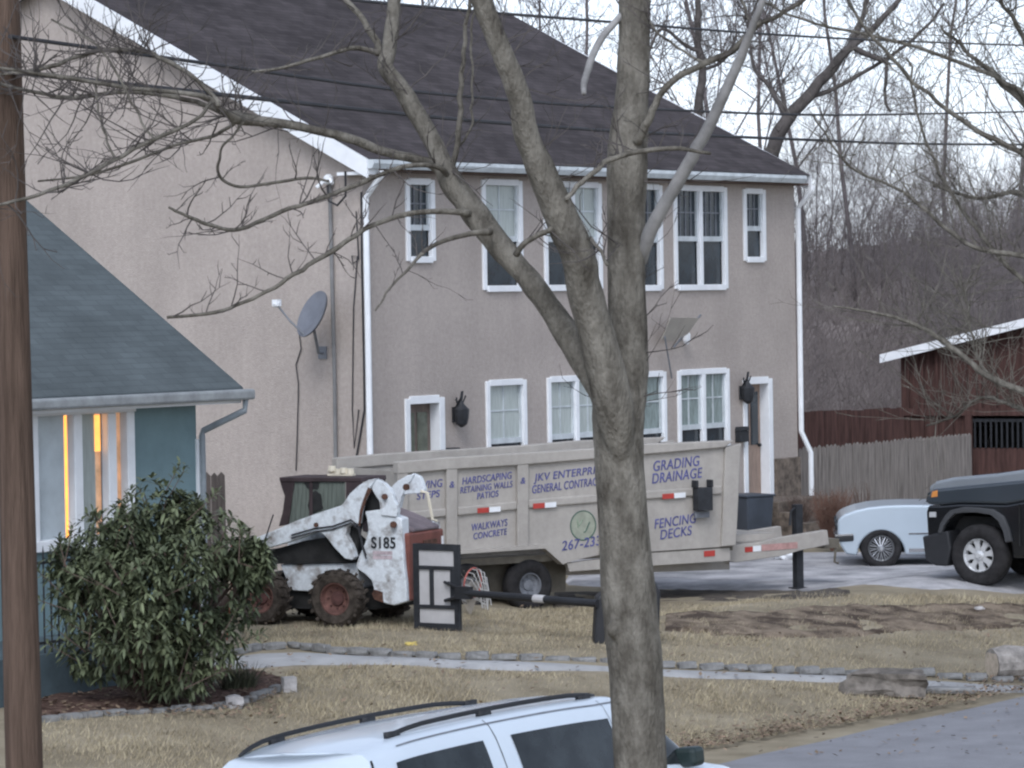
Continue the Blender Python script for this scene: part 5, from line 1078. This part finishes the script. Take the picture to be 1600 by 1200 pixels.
for _ in range(60):                          # longer shoots break the outline
    a = lobes[rn.randrange(len(lobes))]; th = rn.uniform(-.3, pi + .3); c_ = Vector((BFm.loc(a[0], a[1])[0] + cos(th) * a[2] * kx * .9, a[4] - rn.uniform(-.3, .5), BFm.loc(a[0], a[1])[1] - p.z + sin(th) * a[3] * kx * .85))
    if c_.z < .3: continue
    d = Vector((cos(th) + rn.uniform(-.3, .5), rn.uniform(-.5, .3), sin(th) * .7 + .5)).normalized(); l = rn.uniform(.12, .34); st.tube([c_ - d * .2, c_, c_ + d * l], [.007, .006, .003], 4)
    o = d.orthogonal().normalized()
    for k in range(16):
        q = o.copy(); q.rotate(Matrix.Rotation(k * 2.4, 3, d)); leafp(c_ + d * l * (.35 + .65 * k / 15), q + d * rn.uniform(.2, 1.2), rn.uniform(.08, .15), rn.uniform(.011, .019))
lv.build('foliage', 'leaf', bush, recalc=False); st.build('stems', 'drystem', bush, recalc=False)
# pink marker flag and orange stake behind the bush
q = at(365, 905, 45.5); q.z = gz(q.x, q.y); FLF = Fr(q, 0); t = thing('marker_flag', 'small pink marker flag poking up beside the bush by the loader', 'flag', q)
zf = FLF.loc(366, 838)[1] - q.z; mb = MB(); mb.tube([(-.1, 0, 0), (-.02, 0, zf * .6), (.0, 0, zf)], .008, 5); mb.build('stake', mat('orange_stake', (.45, .10, .06), .7), t)
mb = MB(); vs = [(-.03 + .13 * i / 4, .02 * sin(i * 1.7), zf - .02 - .14 * j - .02 * i) for i in range(5) for j in range(2)]; mb.add(vs, [(2 * i, 2 * i + 1, 2 * i + 3, 2 * i + 2) for i in range(4)]); mb.add([(a, b + .006, c_) for a, b, c_ in vs], [(2 * i, 2 * i + 2, 2 * i + 3, 2 * i + 1) for i in range(4)]); mb.build('flag', 'pink', t)

# ------------------------------------------------------------------ edging, rocks, small things
def stone(name, label, cat, p, size, m, rz=0, group=None, rough=.25, seed=0, sub=2, flat=True):
    bm = bmesh.new(); bmesh.ops.create_cube(bm, size=1); bmesh.ops.subdivide_edges(bm, edges=bm.edges, cuts=sub, use_grid_fill=True)
    for v in bm.verts:
        n_ = v.co.normalized() * .62; v.co = v.co.lerp(n_, .30); o = Vector((seed * 3.7, seed * 1.3, seed))
        v.co += Vector((noise.noise(v.co * 2.2 + o), noise.noise(v.co * 2.2 + o * 2), noise.noise(v.co * 2.2 + o * 3))) * rough
        v.co = Vector((v.co.x * size[0], v.co.y * size[1], v.co.z * size[2]))
    lo = min(v.co.z for v in bm.verts)
    for v in bm.verts: v.co.z -= lo + .02
    me = bpy.data.meshes.new(name); bm.to_mesh(me); bm.free(); me.materials.append(M[m]); o = bpy.data.objects.new(name, me); SC.collection.objects.link(o)
    o.location = p; o.rotation_euler = (0, 0, rz); return tag(o, label, cat, group)
def row(pts, step, size, name, label, group, m='paver'):
    P = resample([ground(*p) for p in pts], 400); acc = 0; last = None; k = 0
    for a, b in zip(P, P[1:]):
        acc += (b - a).length
        if acc >= step:
            acc = 0; k += 1; d = b - a
            stone(name, label, 'edging stone', (b.x, b.y, gz(b.x, b.y) + .015), (size[0] * R(.85, 1.1), size[1] * R(.8, 1.2), size[2] * R(.75, 1.15)), m, atan2(d.y, d.x) + R(-.06, .06), group, .10, k)
row([(330, 1030), (400, 1017), (460, 1012), (520, 1021), (700, 1030), (1000, 1042), (1330, 1055), (1440, 1056), (1620, 1066)], .31, (.29, .11, .09), 'edging_stone', 'grey rectangular edging stone along the far side of the concrete path', 'edging stones along the path')
row([(40, 1131), (68, 1129), (150, 1121), (262, 1114), (337, 1108), (375, 1102), (412, 1089), (440, 1078)], .27, (.25, .10, .075), 'edging_stone', 'grey edging stone bordering the front of the flower bed', 'edging stones around the bed')
g_ = ground(452, 1080); stone('edging_block', 'upright pale block ending the flower bed border beside the path', 'edging stone', g_, (.16, .14, .18), 'palerock', .3, None, .08, 3)
g_ = ground(365, 1106); stone('white_rock', 'rounded white rock on the flower bed border below the spiky grass', 'rock', (g_.x, g_.y, g_.z), (.18, .14, .14), 'palerock', .5, None, .15, 9)
g_ = ground(1386, 1091); stone('boulder', 'long dark grey boulder lying between the path and the street', 'rock', (g_.x, g_.y + .25, g_.z - .02), (.86, .45, .30), 'rock', -.12, None, .22, 21, 4)
# cut log at right edge
g_ = ground(1575, 1060); t = thing('cut_log', 'cut log section with pale sawn end lying at the right edge', 'log', g_, radians(20))
mb = MB(); rr_ = .21; mb.tube([(-.22, 0, .19), (-.05, 0, .2), (.25, .02, .19), (.5, .03, .18)], [.20, .215, .205, .20], 14); mb.v = [(x, y * (1 + .06 * noise.noise((x * 9, y * 9, z * 9))), max(-.03, z * (1 + .08 * noise.noise((x * 7, y * 9, z * 5))))) for x, y, z in mb.v]; mb.build('log', mat('log_bark', (.30, .275, .25), .95, .4, 6, 1, 20), t)
mb = MB(); mb.lathe([(.185, -.006), (.17, .0)], (-.222, 0, .19), 16, 'x'); mb.build('sawn_end', mat('sawn_wood', (.46, .39, .31), .9, .2, 14), t)
# spiky grass clump
g_ = ground(372, 1082); mb = MB(); rn = random.Random(3)
for k in range(420):
    a = rn.uniform(0, 2 * pi); l = rn.uniform(.15, .42); s_ = rn.uniform(.2, 1.0); b = Vector((rn.uniform(-.16, .16), rn.uniform(-.12, .12), 0)); d = Vector((cos(a) * s_, sin(a) * s_, 1)).normalized(); w_ = Vector((-sin(a), cos(a), 0)) * .006
    mb.add([b - w_, b + w_, b + d * l * .6 + w_ * .7, b + d * l * .6 - w_ * .7, b + d * l + Vector((cos(a), sin(a), -.3)) * l * .2 * s_], [(0, 1, 2, 3), (3, 2, 4)])
o = mb.build('spiky_grass', 'drygrass', recalc=False); o.location = g_; tag(o, 'spiky dull green grass clump behind the white rock in the bed', 'plant')
# litter
g_ = ground(643, 1009); o = stone('crumpled_paper', 'crumpled yellow paper on the lawn left of the maple trunk', 'litter', g_, (.14, .09, .06), 'yellow', .4, None, .35, 5)
g_ = ground(1530, 957); stone('crumpled_paper', 'small white paper scrap on the bare dirt near the pickup', 'litter', (g_.x, g_.y, g_.z + .03), (.13, .07, .06), 'palerock', .2, None, .35, 6)
g_ = ground(1228, 878); stone('white_bag', 'white bag on the driveway under the trailer tongue', 'bag', (g_.x, g_.y, g_.z + .045), (.36, .22, .18), 'white', .2, None, .3, 8, 3)
g_ = ground(1470, 1084); stone('kerb_block', 'flat dark paver at the end of the path beside the boulder', 'paver', (g_.x, g_.y, g_.z + .03), (.85, .22, .07), 'paver', -.25, None, .06, 12, 3)
# bin and pots by the tan door
bz = .22
g0 = H.w(11.85, -1.75, 0); g0.z = gz(g0.x, g0.y); BN = Fr(g0, TH - .35); x0, x1 = BN.loc(1169, 800)[0], BN.loc(1211, 800)[0]; zt_ = BN.loc(1190, 773)[1] - g0.z
t = thing('storage_bin', 'blue grey square storage bin standing below the tan front door', 'bin', g0, BN.th)
mb = MB(); xm = (x0 + x1) / 2; hw_ = (x1 - x0) / 2; mb.add([(xm + sx * hw_ * k, .35 + sy * .33 * k, z) for z, k in ((0, .86), (zt_ - .04, 1)) for sx, sy in ((-1, -1), (1, -1), (1, 1), (-1, 1))], [(0, 3, 2, 1), (4, 5, 6, 7), (0, 1, 5, 4), (1, 2, 6, 5), (2, 3, 7, 6), (3, 0, 4, 7)]); mb.build('bin_body', 'bin', t, bevel=.02)
mb = MB(); mb.box(xm - hw_ - .03, xm + hw_ + .03, .0, .72, zt_ - .04, zt_); mb.build('lid', 'bin', t, bevel=.015)
g0 = H.w(12.9, -1.6, 0); g0.z = gz(g0.x, g0.y); t = thing('flower_pot', 'dark round flower pot with dead stems beside the blue grey bin', 'pot', g0)
mb = MB(); mb.lathe([(.18, 0), (.25, .35), (.28, .36), (.27, .42), (.22, .42), (.2, .34)], (0, 0, 0), 18, 'z'); mb.build('pot', 'bin', t)
mb = MB()
for k in range(26): a = rn.uniform(0, 6.28); mb.tube([(.1 * cos(a), .1 * sin(a), .34), (.16 * cos(a), .16 * sin(a), .6), (.3 * cos(a) * rn.random(), .3 * sin(a) * rn.random(), rn.uniform(.6, .9))], [.006, .005, .002], 4)
mb.build('stems', 'drystem', t)
def dry_shrub(px, py, wd, ht, num, label, seed, m='drystem'):
    g_ = ground(px, py); mb = MB(); rn = random.Random(seed)
    for k in range(num):
        a = rn.uniform(0, 6.28); s_ = rn.random() ** .5; d = Vector((cos(a) * s_ * wd, sin(a) * s_ * wd, ht * rn.uniform(.6, 1))); mb.tube([d * .05, d * .5 + Vector((rn.uniform(-.05, .05), 0, .05)), d], [.008, .006, .002], 4)
        for _ in range(3):
            q = d * rn.uniform(.4, .9); mb.tube([q, q + Vector((rn.uniform(-.2, .2), rn.uniform(-.2, .2), rn.uniform(.05, .25)))], [.004, .0015], 3)
    o = mb.build('dry_shrub', m, recalc=False); o.location = g_; tag(o, label, 'shrub')
dry_shrub(1300, 864, .42, 1.15, 210, 'dry reddish brown shrub in front of the grey picket fence', 1, mat('rusty_stems', (.15, .085, .062), .95))
dry_shrub(1355, 845, .6, .7, 90, 'low twiggy brown shrub at the fence behind the silver sedan', 2)
dry_shrub(735, 962, .16, .5, 40, 'tuft of pale dry weeds beside the toppled backboard', 4, mat('pale_weeds', (.34, .31, .27), .95))
dry_shrub(1250, 835, .4, .75, 70, 'dark leafless shrub at the foot of the house corner', 5)
